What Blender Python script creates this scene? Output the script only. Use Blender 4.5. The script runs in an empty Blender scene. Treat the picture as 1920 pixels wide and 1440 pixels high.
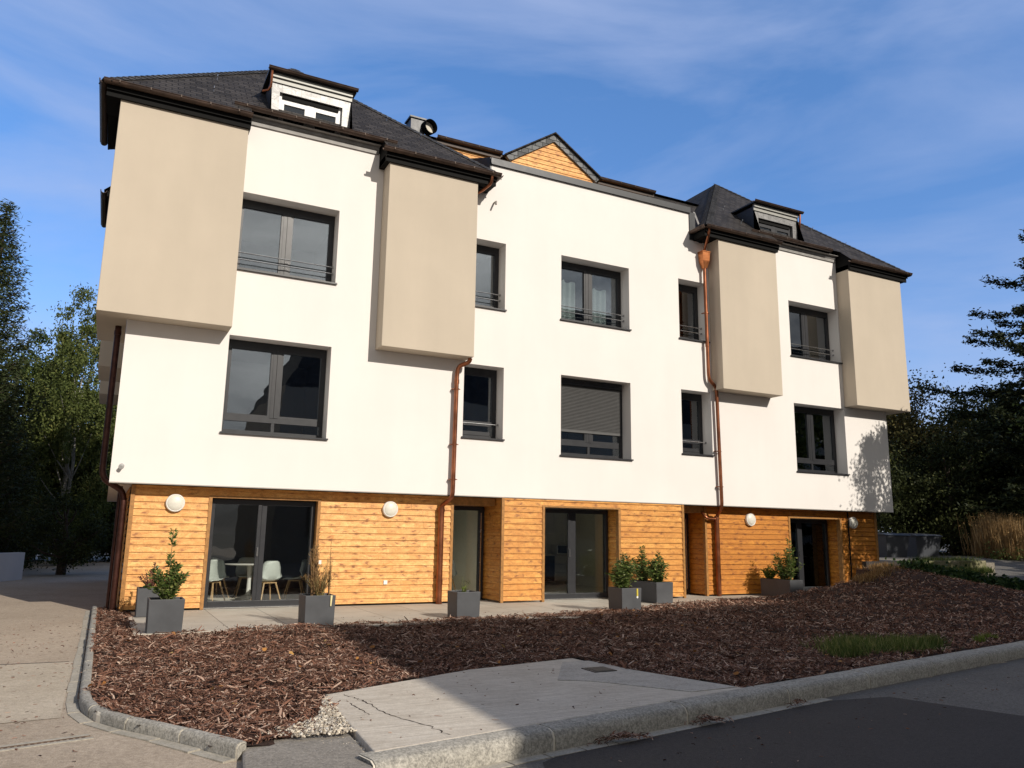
import bpy, math, random
import numpy as np
from mathutils import Vector, Matrix
R_ = math.radians
rnd = random.Random(7)
RS = np.random.RandomState(11)

# ------------------------------------------------------------------ camera
sc = bpy.context.scene
cam_d = bpy.data.cameras.new("camera"); cam = bpy.data.objects.new("camera", cam_d)
sc.collection.objects.link(cam); sc.camera = cam
cam_d.sensor_width = 36; cam_d.lens = 27.6; cam_d.clip_start = 0.1; cam_d.clip_end = 2000
yaw, pitch, roll = 0.46986891, 0.19028272, 0.01490815
fw = Vector((math.sin(yaw)*math.cos(pitch), math.cos(yaw)*math.cos(pitch), math.sin(pitch)))
rt = Vector((math.cos(yaw), -math.sin(yaw), 0)); up = rt.cross(fw)
r2 = rt*math.cos(roll)+up*math.sin(roll); u2 = -rt*math.sin(roll)+up*math.cos(roll)
cam.matrix_world = Matrix(((r2.x,u2.x,-fw.x,0),(r2.y,u2.y,-fw.y,-15.5),(r2.z,u2.z,-fw.z,1.42),(0,0,0,1)))

# ------------------------------------------------------------------ sky, sun, exposure
SUN = Vector((.33,-1,.62)).normalized()
EL = math.asin(SUN.z); AZ = math.atan2(SUN.x, SUN.y)
SKY_BACK, SKY_FRONT = .45, 2.2
w = bpy.data.worlds.new("World"); sc.world = w; w.use_nodes = True
nt = w.node_tree; nt.nodes.clear()
def wn(t, **k):
    n = nt.nodes.new(t)
    for a,b in k.items(): setattr(n,a,b)
    return n
sky = wn('ShaderNodeTexSky', sky_type='NISHITA', sun_disc=False, sun_elevation=EL, sun_rotation=AZ)
sky.air_density = 1.0; sky.dust_density = 0.6; sky.ozone_density = 3.0; sky.altitude = 200
hsv = wn('ShaderNodeHueSaturation'); hsv.inputs['Saturation'].default_value = 1.12
nt.links.new(sky.outputs[0], hsv.inputs['Color'])
tc = wn('ShaderNodeTexCoord'); sep = wn('ShaderNodeSeparateXYZ'); nt.links.new(tc.outputs['Generated'], sep.inputs[0])
# the half of the sky away from the sun is clear and deep blue, the half round the sun carries dull haze and cloud
mr = wn('ShaderNodeMapRange', interpolation_type='SMOOTHSTEP'); mr.inputs[1].default_value=-.25; mr.inputs[2].default_value=.35; mr.inputs[3].default_value=SKY_BACK; mr.inputs[4].default_value=SKY_FRONT
nt.links.new(sep.outputs[1], mr.inputs[0])
gain = wn('ShaderNodeVectorMath', operation='SCALE'); nt.links.new(hsv.outputs[0], gain.inputs[0]); nt.links.new(mr.outputs[0], gain.inputs['Scale'])
tint = wn('ShaderNodeMix', data_type='RGBA', blend_type='MULTIPLY'); tint.inputs['Factor'].default_value=1
el_ = wn('ShaderNodeValToRGB'); el_.color_ramp.elements[0].position=.0; el_.color_ramp.elements[0].color=(.58,.58,.72,1); el_.color_ramp.elements[1].position=.62; el_.color_ramp.elements[1].color=(.82,.92,1.02,1)
nt.links.new(sep.outputs[2], el_.inputs[0]); nt.links.new(gain.outputs[0], tint.inputs['A']); nt.links.new(el_.outputs[0], tint.inputs['B'])
mp = wn('ShaderNodeMapping'); mp.inputs['Rotation'].default_value = (R_(15),R_(-28),R_(20)); mp.inputs['Scale'].default_value = (1.0,1.0,3.2)
nz = wn('ShaderNodeTexNoise'); nz.inputs['Scale'].default_value = 1.7; nz.inputs['Detail'].default_value = 8; nz.inputs['Roughness'].default_value = .55; nz.inputs['Distortion'].default_value = .5
rp = wn('ShaderNodeValToRGB'); rp.color_ramp.elements[0].position = .40; rp.color_ramp.elements[1].position = .72
rp.color_ramp.elements[0].color = (0,0,0,1); rp.color_ramp.elements[1].color = (.72,.72,.72,1)
nt.links.new(tc.outputs['Generated'], mp.inputs[0]); nt.links.new(mp.outputs[0], nz.inputs[0]); nt.links.new(nz.outputs[0], rp.inputs[0])
mx = wn('ShaderNodeMix', data_type='RGBA'); mx.inputs['B'].default_value = (4.6,5.6,8.4,1)
nt.links.new(rp.outputs[0], mx.inputs['Factor']); nt.links.new(tint.outputs['Result'], mx.inputs['A'])
mr2 = wn('ShaderNodeMapRange', interpolation_type='SMOOTHSTEP'); mr2.inputs[1].default_value=.05; mr2.inputs[2].default_value=-.35; mr2.inputs[3].default_value=0; mr2.inputs[4].default_value=.85
nt.links.new(sep.outputs[1], mr2.inputs[0])
rp2 = wn('ShaderNodeValToRGB'); rp2.color_ramp.elements[0].position=.38; rp2.color_ramp.elements[1].position=.66
rp2.color_ramp.elements[0].color=(2.2,2.2,2.2,1); rp2.color_ramp.elements[1].color=(11.0,10.6,9.8,1)
nt.links.new(nz.outputs[0], rp2.inputs[0])
mx2 = wn('ShaderNodeMix', data_type='RGBA'); nt.links.new(mr2.outputs[0], mx2.inputs['Factor']); nt.links.new(mx.outputs['Result'], mx2.inputs['A']); nt.links.new(rp2.outputs[0], mx2.inputs['B'])
bg = wn('ShaderNodeBackground'); bg.inputs[1].default_value = .10
out = wn('ShaderNodeOutputWorld'); nt.links.new(mx2.outputs['Result'], bg.inputs[0]); nt.links.new(bg.outputs[0], out.inputs[0])
sd = bpy.data.lights.new("sun",'SUN'); sd.energy = 4.4; sd.angle = R_(.5); sd.color = (1,.92,.81)
so = bpy.data.objects.new("sun", sd); sc.collection.objects.link(so)
so.rotation_euler = SUN.to_track_quat('Z','Y').to_euler(); so.location = (20,-40,40)
vs = sc.view_settings; vs.view_transform = 'Standard'; vs.look = 'None'; vs.exposure = 0; vs.gamma = 1
sc.cycles.max_bounces = 8; sc.cycles.transparent_max_bounces = 16

# ------------------------------------------------------------------ helpers: objects
def tag(o, label=None, cat=None, group=None, kind=None):
    for k,v in (('label',label),('category',cat),('group',group),('kind',kind)):
        if v: o[k] = v
    return o
WL = {}
def put(o, parent, wloc=None):
    sc.collection.objects.link(o)
    if parent is not None:
        pw = WL[parent.name]; o.parent = parent
        wl = wloc if wloc is not None else Vector((0,0,0))
        o.location = Vector(wl)-pw; WL[o.name] = Vector(wl)
    else:
        wl = Vector(wloc) if wloc is not None else Vector((0,0,0)); o.location = wl; WL[o.name] = wl
    return o
def thing(name, loc, label, cat, group=None):
    o = bpy.data.objects.new(name, None); o.empty_display_size = .3
    put(o, None, loc); return tag(o, label, cat, group)
class MB:
    def __init__(s): s.v=[]; s.f=[]
    def face(s, pts):
        n=len(s.v); s.v += [tuple(p) for p in pts]; s.f.append(tuple(range(n,n+len(pts)))); return s
    def box(s, a, b):
        x0,y0,z0=[min(a[i],b[i]) for i in range(3)]; x1,y1,z1=[max(a[i],b[i]) for i in range(3)]
        n=len(s.v); s.v += [(x0,y0,z0),(x1,y0,z0),(x1,y1,z0),(x0,y1,z0),(x0,y0,z1),(x1,y0,z1),(x1,y1,z1),(x0,y1,z1)]
        for f in ((0,3,2,1),(4,5,6,7),(0,1,5,4),(1,2,6,5),(2,3,7,6),(3,0,4,7)): s.f.append(tuple(n+i for i in f))
        return s
    def prism(s, pts, off):
        n=len(s.v); k=len(pts); off=Vector(off)
        s.v += [tuple(p) for p in pts]+[tuple(Vector(p)+off) for p in pts]
        s.f.append(tuple(range(n+k-1,n-1,-1))); s.f.append(tuple(range(n+k,n+2*k)))
        for i in range(k):
            j=(i+1)%k; s.f.append((n+i,n+j,n+k+j,n+k+i))
        return s
    def tube(s, path, rad, seg=10, cap=True, arc=None):
        path=[Vector(p) for p in path]; rads = rad if isinstance(rad,(list,tuple)) else [rad]*len(path)
        rings=[]; prev=None
        for i,p in enumerate(path):
            d=((path[min(i+1,len(path)-1)]-p).normalized()+(p-path[max(i-1,0)]).normalized())
            d = d.normalized() if d.length>1e-6 else Vector((0,0,1))
            if prev is None:
                a = Vector((0,0,1)) if abs(d.z)<.9 else Vector((0,1,0)); u=d.cross(a).normalized()
            else: u=(prev-d*prev.dot(d)).normalized()
            prev=u; v=d.cross(u); n=len(s.v)
            for k in range(seg):
                t=2*math.pi*k/seg; s.v.append(tuple(p+(u*math.cos(t)+v*math.sin(t))*rads[i]))
            rings.append(n)
        for a,b in zip(rings,rings[1:]):
            for k in range(seg): s.f.append((a+k,a+(k+1)%seg,b+(k+1)%seg,b+k))
        if cap: s.f.append(tuple(rings[0]+k for k in range(seg-1,-1,-1))); s.f.append(tuple(rings[-1]+k for k in range(seg)))
        return s
    def lathe(s, prof, c, axis='Z', seg=28):
        n0=len(s.v); c=Vector(c)
        for r,h in prof:
            for k in range(seg):
                t=2*math.pi*k/seg; a,b=r*math.cos(t),r*math.sin(t)
                q = Vector((a,b,h)) if axis=='Z' else Vector((a,-h,b))
                s.v.append(tuple(c+q))
        for i in range(len(prof)-1):
            for k in range(seg):
                a=n0+i*seg+k; b=n0+i*seg+(k+1)%seg
                s.f.append((a,b,b+seg,a+seg))
        return s
    def build(s, name, mat, parent=None, smooth=False, bevel=0, wloc=None, raw=False, label=None):
        me=bpy.data.meshes.new(name); wl = Vector(wloc) if wloc is not None else Vector((0,0,0))
        me.from_pydata([tuple(Vector(p)-wl) for p in s.v],[],s.f); me.update()
        auto_uv(me, wl)
        me.materials.append(mat)
        if smooth:
            for p in me.polygons: p.use_smooth=True
        o=bpy.data.objects.new(name,me); put(o,parent,wl)
        if smooth:
            try: me.set_sharp_from_angle(angle=R_(40))
            except Exception: pass
        if bevel:
            m=o.modifiers.new("bevel",'BEVEL'); m.width=bevel; m.segments=2; m.limit_method='ANGLE'
        if label: o['label']=label
        return o
def auto_uv(me, wl=Vector((0,0,0))):
    uv=me.uv_layers.new(name="uv"); data=[0.0]*(2*len(me.loops))
    for p in me.polygons:
        n=p.normal
        if abs(n.z)>.985: t=Vector((1,0,0)); b=Vector((0,1,0))
        else: t=Vector((0,0,1)).cross(n).normalized(); b=n.cross(t)
        if abs(t.x)>abs(t.y) and t.x<0 or abs(t.y)>=abs(t.x) and t.y<0: t=-t
        if b.z<0: b=-b
        for li in p.loop_indices:
            c=me.vertices[me.loops[li].vertex_index].co+wl
            data[2*li]=c.dot(t); data[2*li+1]=c.dot(b)
    uv.data.foreach_set('uv',data)
def np_mesh(name, V, F, mat, parent=None, attr=None, wloc=None, smooth=False):
    """V (n,3) float, F (m,k) int ; attr per point"""
    me=bpy.data.meshes.new(name); k=F.shape[1]
    wl = Vector(wloc) if wloc is not None else Vector((0,0,0))
    V = V-np.array(wl)
    me.vertices.add(len(V)); me.vertices.foreach_set('co',V.astype(np.float32).ravel())
    me.loops.add(F.size); me.loops.foreach_set('vertex_index',F.astype(np.int32).ravel())
    me.polygons.add(len(F)); me.polygons.foreach_set('loop_start',np.arange(0,F.size,k,dtype=np.int32))
    me.polygons.foreach_set('loop_total',np.full(len(F),k,dtype=np.int32))
    me.update(calc_edges=True)
    if smooth: me.polygons.foreach_set('use_smooth',np.ones(len(F),dtype=bool))
    if attr is not None:
        a=me.attributes.new('rnd','FLOAT','POINT'); a.data.foreach_set('value',attr.astype(np.float32))
    me.materials.append(mat); o=bpy.data.objects.new(name,me); put(o,parent,wl); return o

# ------------------------------------------------------------------ helpers: materials
class M:
    def __init__(s, name, rough=.7, spec=.5, metal=0):
        s.m=bpy.data.materials.new(name); s.m.use_nodes=True; s.t=s.m.node_tree; s.t.nodes.clear()
        s.o=s.n('ShaderNodeOutputMaterial'); s.p=s.n('ShaderNodeBsdfPrincipled')
        s.p.inputs['Roughness'].default_value=rough; s.p.inputs['Metallic'].default_value=metal
        s.p.inputs['Specular IOR Level'].default_value=spec; s.l(s.p.outputs[0],s.o.inputs[0])
    def n(s,t,**k):
        n=s.t.nodes.new(t)
        for a,b in k.items(): setattr(n,a,b)
        return n
    def l(s,a,b): s.t.links.new(a,b)
    def sock(s,i,v):
        if hasattr(v,'links') or hasattr(v,'is_linked'): s.l(v,i)
        else: i.default_value=v
    def math(s,op,a,b=0,c=0):
        n=s.n('ShaderNodeMath',operation=op); s.sock(n.inputs[0],a); s.sock(n.inputs[1],b)
        if len(n.inputs)>2: s.sock(n.inputs[2],c)
        return n.outputs[0]
    def uv(s): return s.n('ShaderNodeUVMap',uv_map='uv').outputs[0]
    def obj(s): return s.n('ShaderNodeTexCoord').outputs['Object']
    def pos(s): return s.n('ShaderNodeNewGeometry').outputs['Position']
    def map(s,v,scale=(1,1,1),rot=(0,0,0)):
        n=s.n('ShaderNodeMapping'); s.l(v,n.inputs[0]); n.inputs['Scale'].default_value=scale; n.inputs['Rotation'].default_value=rot; return n.outputs[0]
    def noise(s,v,scale,det=4,rough=.5,dist=0,col=False):
        n=s.n('ShaderNodeTexNoise'); s.l(v,n.inputs['Vector']); n.inputs['Scale'].default_value=scale
        n.inputs['Detail'].default_value=det; n.inputs['Roughness'].default_value=rough; n.inputs['Distortion'].default_value=dist
        return n.outputs[1 if col else 0]
    def voro(s,v,scale,feature='F1',out='Distance',rnd=1):
        n=s.n('ShaderNodeTexVoronoi',feature=feature); s.l(v,n.inputs['Vector']); n.inputs['Scale'].default_value=scale
        if 'Randomness' in n.inputs: n.inputs['Randomness'].default_value=rnd
        return n.outputs[out]
    def ramp(s,f,*st):
        n=s.n('ShaderNodeValToRGB'); s.l(f,n.inputs[0]); e=n.color_ramp.elements
        while len(e)<len(st): e.new(.5)
        for i,(p,c) in enumerate(st): e[i].position=p; e[i].color=(c,c,c,1) if not hasattr(c,'__len__') else tuple(c)+(1,)
        return n.outputs[0]
    def mix(s,f,a,b,blend='MIX'):
        n=s.n('ShaderNodeMix',data_type='RGBA',blend_type=blend)
        s.sock(n.inputs['Factor'],f)
        for nm,v in (('A',a),('B',b)):
            if hasattr(v,'__len__'): n.inputs[nm].default_value=tuple(v)+(1,)
            else: s.l(v,n.inputs[nm])
        return n.outputs['Result']
    def col(s,v):
        if hasattr(v,'__len__'): s.p.inputs['Base Color'].default_value=tuple(v)+(1,)
        else: s.l(v,s.p.inputs['Base Color'])
        return s
    def bump(s,h,strength=.3,dist=.01):
        n=s.n('ShaderNodeBump'); s.l(h,n.inputs['Height']); n.inputs['Strength'].default_value=strength; n.inputs['Distance'].default_value=dist
        s.l(n.outputs[0],s.p.inputs['Normal']); return s
    def rough(s,v): s.sock(s.p.inputs['Roughness'],v); return s

def plaster(name,c,var=.04):
    m=M(name,.9,.25); p=m.pos(); big=m.noise(p,.55,5,.6); fine=m.noise(p,60,3,.6)
    streak=m.noise(m.map(p,(1.3,1.3,.22)),1.2,4,.6)
    d=tuple(x*(1-var*2.2) for x in c)
    k=m.mix(m.ramp(m.math('ADD',m.math('MULTIPLY',big,.6),m.math('MULTIPLY',streak,.4)),(.38,0),(.66,1)),d,c)
    k=m.mix(.12,k,m.mix(fine,d,c)); m.col(k); m.bump(fine,.25,.003); return m.m
def simple(name,c,rough=.6,metal=0,spec=.5,var=.08,scale=9,bump=0):
    m=M(name,rough,spec,metal); p=m.pos(); n=m.noise(p,scale,4,.6)
    m.col(m.mix(m.ramp(n,(.35,0),(.7,1)),tuple(x*(1-var) for x in c),tuple(min(1,x*(1+var)) for x in c)))
    m.rough(m.math('MULTIPLY_ADD',n,.16,rough-.08))
    if bump: m.bump(m.noise(p,scale*8,3),bump,.004)
    return m.m
def wood(name,light,mid,dark,pitch=.128):
    m=M(name,.55,.35); uv=m.uv(); sp=m.n('ShaderNodeSeparateXYZ'); m.l(uv,sp.inputs[0])
    row=m.math('FLOOR',m.math('DIVIDE',sp.outputs[1],pitch))
    wn_=m.n('ShaderNodeTexWhiteNoise',noise_dimensions='1D'); m.l(row,wn_.inputs['W']); r=wn_.outputs[0]
    u=m.math('MULTIPLY_ADD',r,37.0,sp.outputs[0])
    seg=m.math('FLOOR',m.math('DIVIDE',u,2.1)); wn2=m.n('ShaderNodeTexWhiteNoise',noise_dimensions='2D')
    cb=m.n('ShaderNodeCombineXYZ'); m.l(seg,cb.inputs[0]); m.l(row,cb.inputs[1]); m.l(cb.outputs[0],wn2.inputs['Vector'])
    c2=m.n('ShaderNodeCombineXYZ'); m.l(u,c2.inputs[0]); m.l(sp.outputs[1],c2.inputs[1]); m.l(m.math('MULTIPLY',r,9),c2.inputs[2]); P=c2.outputs[0]
    warp=m.noise(m.map(P,(5,9,1)),1,3,.6,col=True)
    P2=m.mix(.09,P,warp,'LINEAR_LIGHT')
    grain=m.noise(m.map(P2,(2.2,42,1)),1,5,.65,.6)
    blotch=m.noise(m.map(P2,(3.6,9,1)),1,5,.65,1.2)
    kv=m.n('ShaderNodeTexVoronoi',voronoi_dimensions='2D'); m.l(m.map(P2,(3.4,8.2,1)),kv.inputs['Vector']); kv.inputs['Scale'].default_value=1
    kr=m.n('ShaderNodeSeparateColor'); m.l(kv.outputs['Color'],kr.inputs[0]); kn=m.math('MULTIPLY',m.ramp(kv.outputs['Distance'],(.07,1),(.16,.35),(.34,0)),m.ramp(kr.outputs[0],(.25,.15),(.6,1)))
    ring=m.ramp(m.math('FRACT',m.math('MULTIPLY',kv.outputs['Distance'],7.0)),(.3,0),(.5,1),(.7,0))
    ring=m.math('MULTIPLY',ring,m.ramp(kv.outputs['Distance'],(.12,1),(.5,0)))
    base=m.mix(m.ramp(blotch,(.33,0),(.62,1)),mid,light)
    base=m.mix(m.math('MULTIPLY',m.ramp(grain,(.42,0),(.66,1)),.4),base,mid)
    base=m.mix(m.math('MULTIPLY',wn2.outputs[0],.6),base,mid)
    swirl=m.ramp(m.noise(m.map(P2,(5,12,1)),1,3,.6,2.2),(.49,0),(.54,1),(.60,0))
    base=m.mix(m.math('MULTIPLY',swirl,.42),base,dark)
    base=m.mix(m.math('MULTIPLY',ring,.38),base,dark)
    base=m.mix(m.math('MULTIPLY',kn,.88),base,dark)
    shadow_line=m.ramp(m.math('FRACT',m.math('DIVIDE',sp.outputs[1],pitch)),(.0,1),(.06,.25),(.12,0))  # shadow line between boards, put into the colour at each board's bottom edge
    base=m.mix(m.math('MULTIPLY',shadow_line,.6),base,dark)
    m.col(base); m.bump(grain,.25,.003); return m.m
def slate(name,c):
    m=M(name,.75,.12); uv=m.uv(); b=m.n('ShaderNodeTexBrick'); m.l(uv,b.inputs['Vector'])
    b.inputs['Scale'].default_value=1; b.inputs['Brick Width'].default_value=.22; b.inputs['Row Height'].default_value=.15
    b.inputs['Mortar Size'].default_value=.010; b.inputs['Mortar Smooth'].default_value=.3; b.offset=.5
    b.inputs['Color1'].default_value=tuple(x*.45 for x in c)+(1,); b.inputs['Color2'].default_value=tuple(x*1.7 for x in c)+(1,)
    b.inputs['Mortar'].default_value=tuple(x*.12 for x in c)+(1,)
    n=m.noise(m.map(uv,(6,14,1)),1,4,.6); sp=m.n('ShaderNodeSeparateXYZ'); m.l(uv,sp.inputs[0])
    fr=m.math('FRACT',m.math('DIVIDE',sp.outputs[1],.15))
    m.col(m.mix(.35,b.outputs[0],m.mix(n,tuple(x*.5 for x in c),tuple(x*1.6 for x in c))))
    h=m.math('ADD',m.math('MULTIPLY',fr,-.7),m.math('MULTIPLY_ADD',n,.5,m.math('MULTIPLY',b.outputs['Fac'],-.8)))
    m.bump(h,1,.03); m.rough(m.math('MULTIPLY_ADD',n,.25,.6)); return m.m
def glass(name,tint,refl=1.6):
    m=M(name); fr=m.n('ShaderNodeFresnel'); fr.inputs[0].default_value=1.52
    f=m.math('MINIMUM',m.math('MULTIPLY',fr.outputs[0],refl),1)
    g=m.n('ShaderNodeBsdfGlossy'); g.inputs['Roughness'].default_value=.0; g.inputs['Color'].default_value=(.9,.95,1,1)
    t=m.n('ShaderNodeBsdfTransparent'); t.inputs[0].default_value=tuple(tint)+(1,)
    b=m.n('ShaderNodeBump'); m.l(m.noise(m.pos(),1.6,2),b.inputs['Height']); b.inputs['Strength'].default_value=.05; b.inputs['Distance'].default_value=.03
    m.l(b.outputs[0],g.inputs['Normal'])
    x=m.n('ShaderNodeMixShader'); m.l(f,x.inputs[0]); m.l(t.outputs[0],x.inputs[1]); m.l(g.outputs[0],x.inputs[2]); m.l(x.outputs[0],m.o.inputs[0]); return m.m
def leafmat(name,c0,c1,c2=None,trans=.25,rough=.6):
    m=M(name,rough,.15); a=m.n('ShaderNodeAttribute',attribute_name='rnd').outputs['Fac']
    st=[(.0,c0),(.75,c1)]+([(1.0,c2)] if c2 else [])
    c=m.ramp(a,*st); m.col(c)
    if trans:
        tr=m.n('ShaderNodeBsdfTranslucent'); m.l(c,tr.inputs[0]); x=m.n('ShaderNodeMixShader'); x.inputs[0].default_value=trans
        m.l(m.p.outputs[0],x.inputs[1]); m.l(tr.outputs[0],x.inputs[2]); m.l(x.outputs[0],m.o.inputs[0])
    return m.m
def granular(name,c0,c1,scale=120,big=1.1,rough=.9,bump=.5,stain=(.5,.48,.44),sf=.35,spk=.0):
    m=M(name,rough,.3); p=m.pos(); f=m.noise(p,scale,3,.7); b=m.noise(p,big,6,.62); mid=m.noise(p,9,5,.6); g2=m.noise(p,28,4,.7)
    c=m.mix(m.ramp(m.math('ADD',m.math('MULTIPLY',f,.55),m.math('MULTIPLY',g2,.45)),(.38,0),(.62,1)),c0,c1)
    c=m.mix(m.math('MULTIPLY',m.ramp(b,(.4,0),(.7,1)),sf),c,m.mix(1,c,stain,'MULTIPLY'))
    c=m.mix(m.math('MULTIPLY',m.ramp(mid,(.5,0),(.75,1)),sf*.7),c,m.mix(1,c,stain,'MULTIPLY'))
    if spk: c=m.mix(m.math('MULTIPLY',m.ramp(m.voro(p,scale*.45),(.12,1),(.2,0)),spk),c,(.75,.72,.66))
    m.col(c); m.bump(m.math('ADD',f,m.math('MULTIPLY',mid,.6)),bump,.006); return m.m

WHITE=plaster('white_render',(.80,.767,.735),.03)
BEIGE=plaster('beige_render',(.55,.478,.385),.05)
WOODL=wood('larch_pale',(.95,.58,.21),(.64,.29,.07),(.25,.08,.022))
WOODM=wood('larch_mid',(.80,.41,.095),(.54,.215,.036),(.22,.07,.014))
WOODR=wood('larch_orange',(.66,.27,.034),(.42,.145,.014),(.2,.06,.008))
TRIM=simple('trim_wood',(.36,.17,.045),.5,var=.25,scale=14)
SLATE=slate('slate',(.040,.036,.034))
ZINC=simple('zinc',(.26,.25,.24),.6,.15,spec=.3,var=.2,scale=5)
ZDARK=simple('dark_zinc',(.03,.032,.036),.45,.3,var=.15)
BLACK=simple('black_fascia',(.006,.006,.006),.7,spec=.12,var=.1)
FRAME=simple('anthracite_frame',(.022,.023,.027),.38,0,.5,var=.04)
GUT=simple('gutter_copper_aged',(.070,.045,.034),.5,.45,var=.35,scale=4)
COPPER=simple('copper_pipe',(.34,.125,.062),.34,.85,var=.35,scale=3.5)
COPBR=simple('bright_copper',(.50,.19,.075),.36,.9,var=.25,scale=7)
STEEL=simple('steel',(.6,.6,.6),.25,1,var=.05)
GLASS=glass('window_glass',(.86,.89,.89),4.2)
GLASSD=glass('door_glass',(.96,.975,.965),1.5)
PLANT=simple('planter_anthracite',(.075,.078,.085),.55,0,.4,var=.12,scale=3,bump=.1)
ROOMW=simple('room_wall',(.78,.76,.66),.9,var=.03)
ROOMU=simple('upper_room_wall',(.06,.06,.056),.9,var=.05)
ROOMF=simple('room_floor',(.72,.68,.60),.5,var=.1)
WHITEP=simple('white_plastic',(.80,.79,.75),.35,var=.02)
SOIL=granular('soil',(.02,.013,.009),(.06,.04,.028),60)
CONC=granular('concrete_slab',(.52,.47,.395),(.66,.60,.51),70,1.6,.85,.25,(.72,.70,.68),.55)
KERB=granular('kerb_granite',(.19,.18,.16),(.50,.47,.41),60,2.2,.85,.6,(.6,.6,.58),.5,.15)
ASPH=granular('asphalt_worn',(.29,.235,.18),(.52,.43,.335),95,.7,.92,.7,(.68,.66,.63),.5,.2)
ASPR=granular('asphalt_road',(.085,.078,.070),(.20,.185,.165),85,.9,.92,.7,(.6,.6,.6),.5,.15)
ASPN=granular('asphalt_fresh',(.036,.031,.028),(.066,.056,.050),110,1.2,.88,.6,(.7,.7,.7),.4,.06)
GRAVELM=leafmat('gravel_stone',(.30,.25,.19),(.62,.55,.45),(.75,.7,.6),0,.9)
BARK=granular('bark',(.035,.026,.02),(.12,.09,.07),20,2,.95,.8)

def tiles(name):
    m=M(name,.75,.3); p=m.pos(); b=m.n('ShaderNodeTexBrick'); m.l(m.map(p,(1,1,1)),b.inputs['Vector']); b.offset=0
    for k,v in (('Scale',1),('Brick Width',.9),('Row Height',.9),('Mortar Size',.006),('Mortar Smooth',.1)): b.inputs[k].default_value=v
    b.inputs['Color1'].default_value=(.40,.365,.31,1); b.inputs['Color2'].default_value=(.46,.42,.36,1); b.inputs['Mortar'].default_value=(.10,.09,.08,1)
    n=m.noise(p,1.7,6,.6); c=m.mix(m.ramp(n,(.42,0),(.72,.35)),b.outputs[0],(.25,.20,.15)); m.col(c); m.bump(m.math('MULTIPLY_ADD',b.outputs['Fac'],-1,m.math('MULTIPLY',m.noise(p,90,2),.2)),.4,.006); return m.m
TILES=tiles('patio_tiles')

# ------------------------------------------------------------------ terrain
PX=[-2,3,6.5,8.8,10.9,12,13.7,14.8,15.7,16.6,17.2,17.9,18.8,20.6,22,60]
PZ=[0,0,.0,.02,.05,.10,.21,.33,.45,.57,.67,.77,.64,.29,.22,.22]
def smooth(t): t=np.clip(t,0,1); return t*t*(3-2*t)
def kerb_y(x): return -10.4+.184*(np.asarray(x,float)-1.64)      # front line of the street kerb
def crest_y(x): return np.interp(x,[0,7,11,17],[-2.95,-2.85,-2.5,-1.9])
def terr(x,y):
    x=np.asarray(x,float); y=np.asarray(y,float); p=np.interp(x,PX,PZ); yk=kerb_y(x)+.25; yc=crest_y(x)
    f=np.clip((y-yk)/(yc-yk),0,1); up_=p*np.power(f,1.15)
    back=np.where(x<17.2, 1-smooth((y-yc+.15)/.95), 1)
    return up_*np.where(y>yc,back,1)+.02*np.sin(x*2.1+y*1.3)*np.clip(f*3,0,1)*np.clip((yc+.3-y)*2,0,1)
def lumps(x,y):
    return .012*np.sin(x*7.3+1.1*np.sin(y*5))+.010*np.sin(y*9.1+x*3.7)+.006*np.sin(x*21+y*17)
def grid(name,xs,ys,zf,mat,keep=None,kind='structure'):
    X,Y=np.meshgrid(xs,ys,indexing='ij'); Z=zf(X,Y); V=np.stack([X,Y,Z],-1).reshape(-1,3); nx,ny=X.shape
    i,j=np.meshgrid(np.arange(nx-1),np.arange(ny-1),indexing='ij'); a=(i*ny+j).ravel(); F=np.stack([a,a+ny,a+ny+1,a+1],-1)
    if keep is not None:
        cx=V[F].mean(1); F=F[keep(cx[:,0],cx[:,1])]
    o=np_mesh(name,V,F,mat,smooth=True); tag(o,kind=kind); return o

gm=granular('earth',(.035,.030,.022),(.07,.06,.045),8,.2)
g=MB(); g.face([(-300,-300,-.35),(400,-300,-.35),(400,500,-.35),(-300,500,-.35)]); tag(g.build('ground',gm),kind='structure')
def road_z(x,y): return -.055-.095*smooth((np.asarray(x)-.2)/2.6)+0*np.asarray(y)
grid('road',np.concatenate([[-60],np.arange(-14,60,.4)]),np.concatenate([[-60,-24,-20,-16,-14,-12],np.arange(-11,0,.4),[0,4,8,14,22,40.]]),road_z,ASPH,
     keep=lambda x,y:(x<1.7)|((y<kerb_y(x)+.5)))
grid('street',np.concatenate([np.arange(1.7,14,.4),np.arange(14,61,2.)]),np.concatenate([[-40,-24,-20,-16,-14,-12],np.arange(-11.2,3,.35)]),lambda x,y:road_z(x,y)+.004,ASPR,keep=lambda x,y:(y<kerb_y(x)+.15)&(x>1.7))
# fresh asphalt patch laid on the worn road
fp=MB(); fp.face([(2.9,-10.35,-.1415),(3.2,-10.18,-.1415),(6.55,-9.62,-.1415),(7.3,-9.72,-.1415),(7.7,-10.85,-.1415),(6.6,-12.6,-.1415),(2.2,-14.0,-.1415),(2.0,-12.5,-.1415)])
tag(fp.build('asphalt_patch',ASPN),kind='structure')

jn=MB(); jn.face([(-14,-4.45,-.0505),(-.2,-4.98,-.0505),(-.2,-4.955,-.0505),(-14,-4.42,-.0505)]); tag(jn.build('asphalt_joint',ASPN),kind='structure')
jn=MB(); jn.face([(-14,-9.3,-.0508),(-.16,-8.0,-.0508),(-.16,-5.0,-.0508),(-14,-4.45,-.0508)]); tag(jn.build('driveway_patch',granular('asphalt_pale',(.35,.30,.235),(.57,.49,.385),90,1.0,.92,.6,(.72,.70,.67),.5,.2)),kind='structure')

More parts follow.
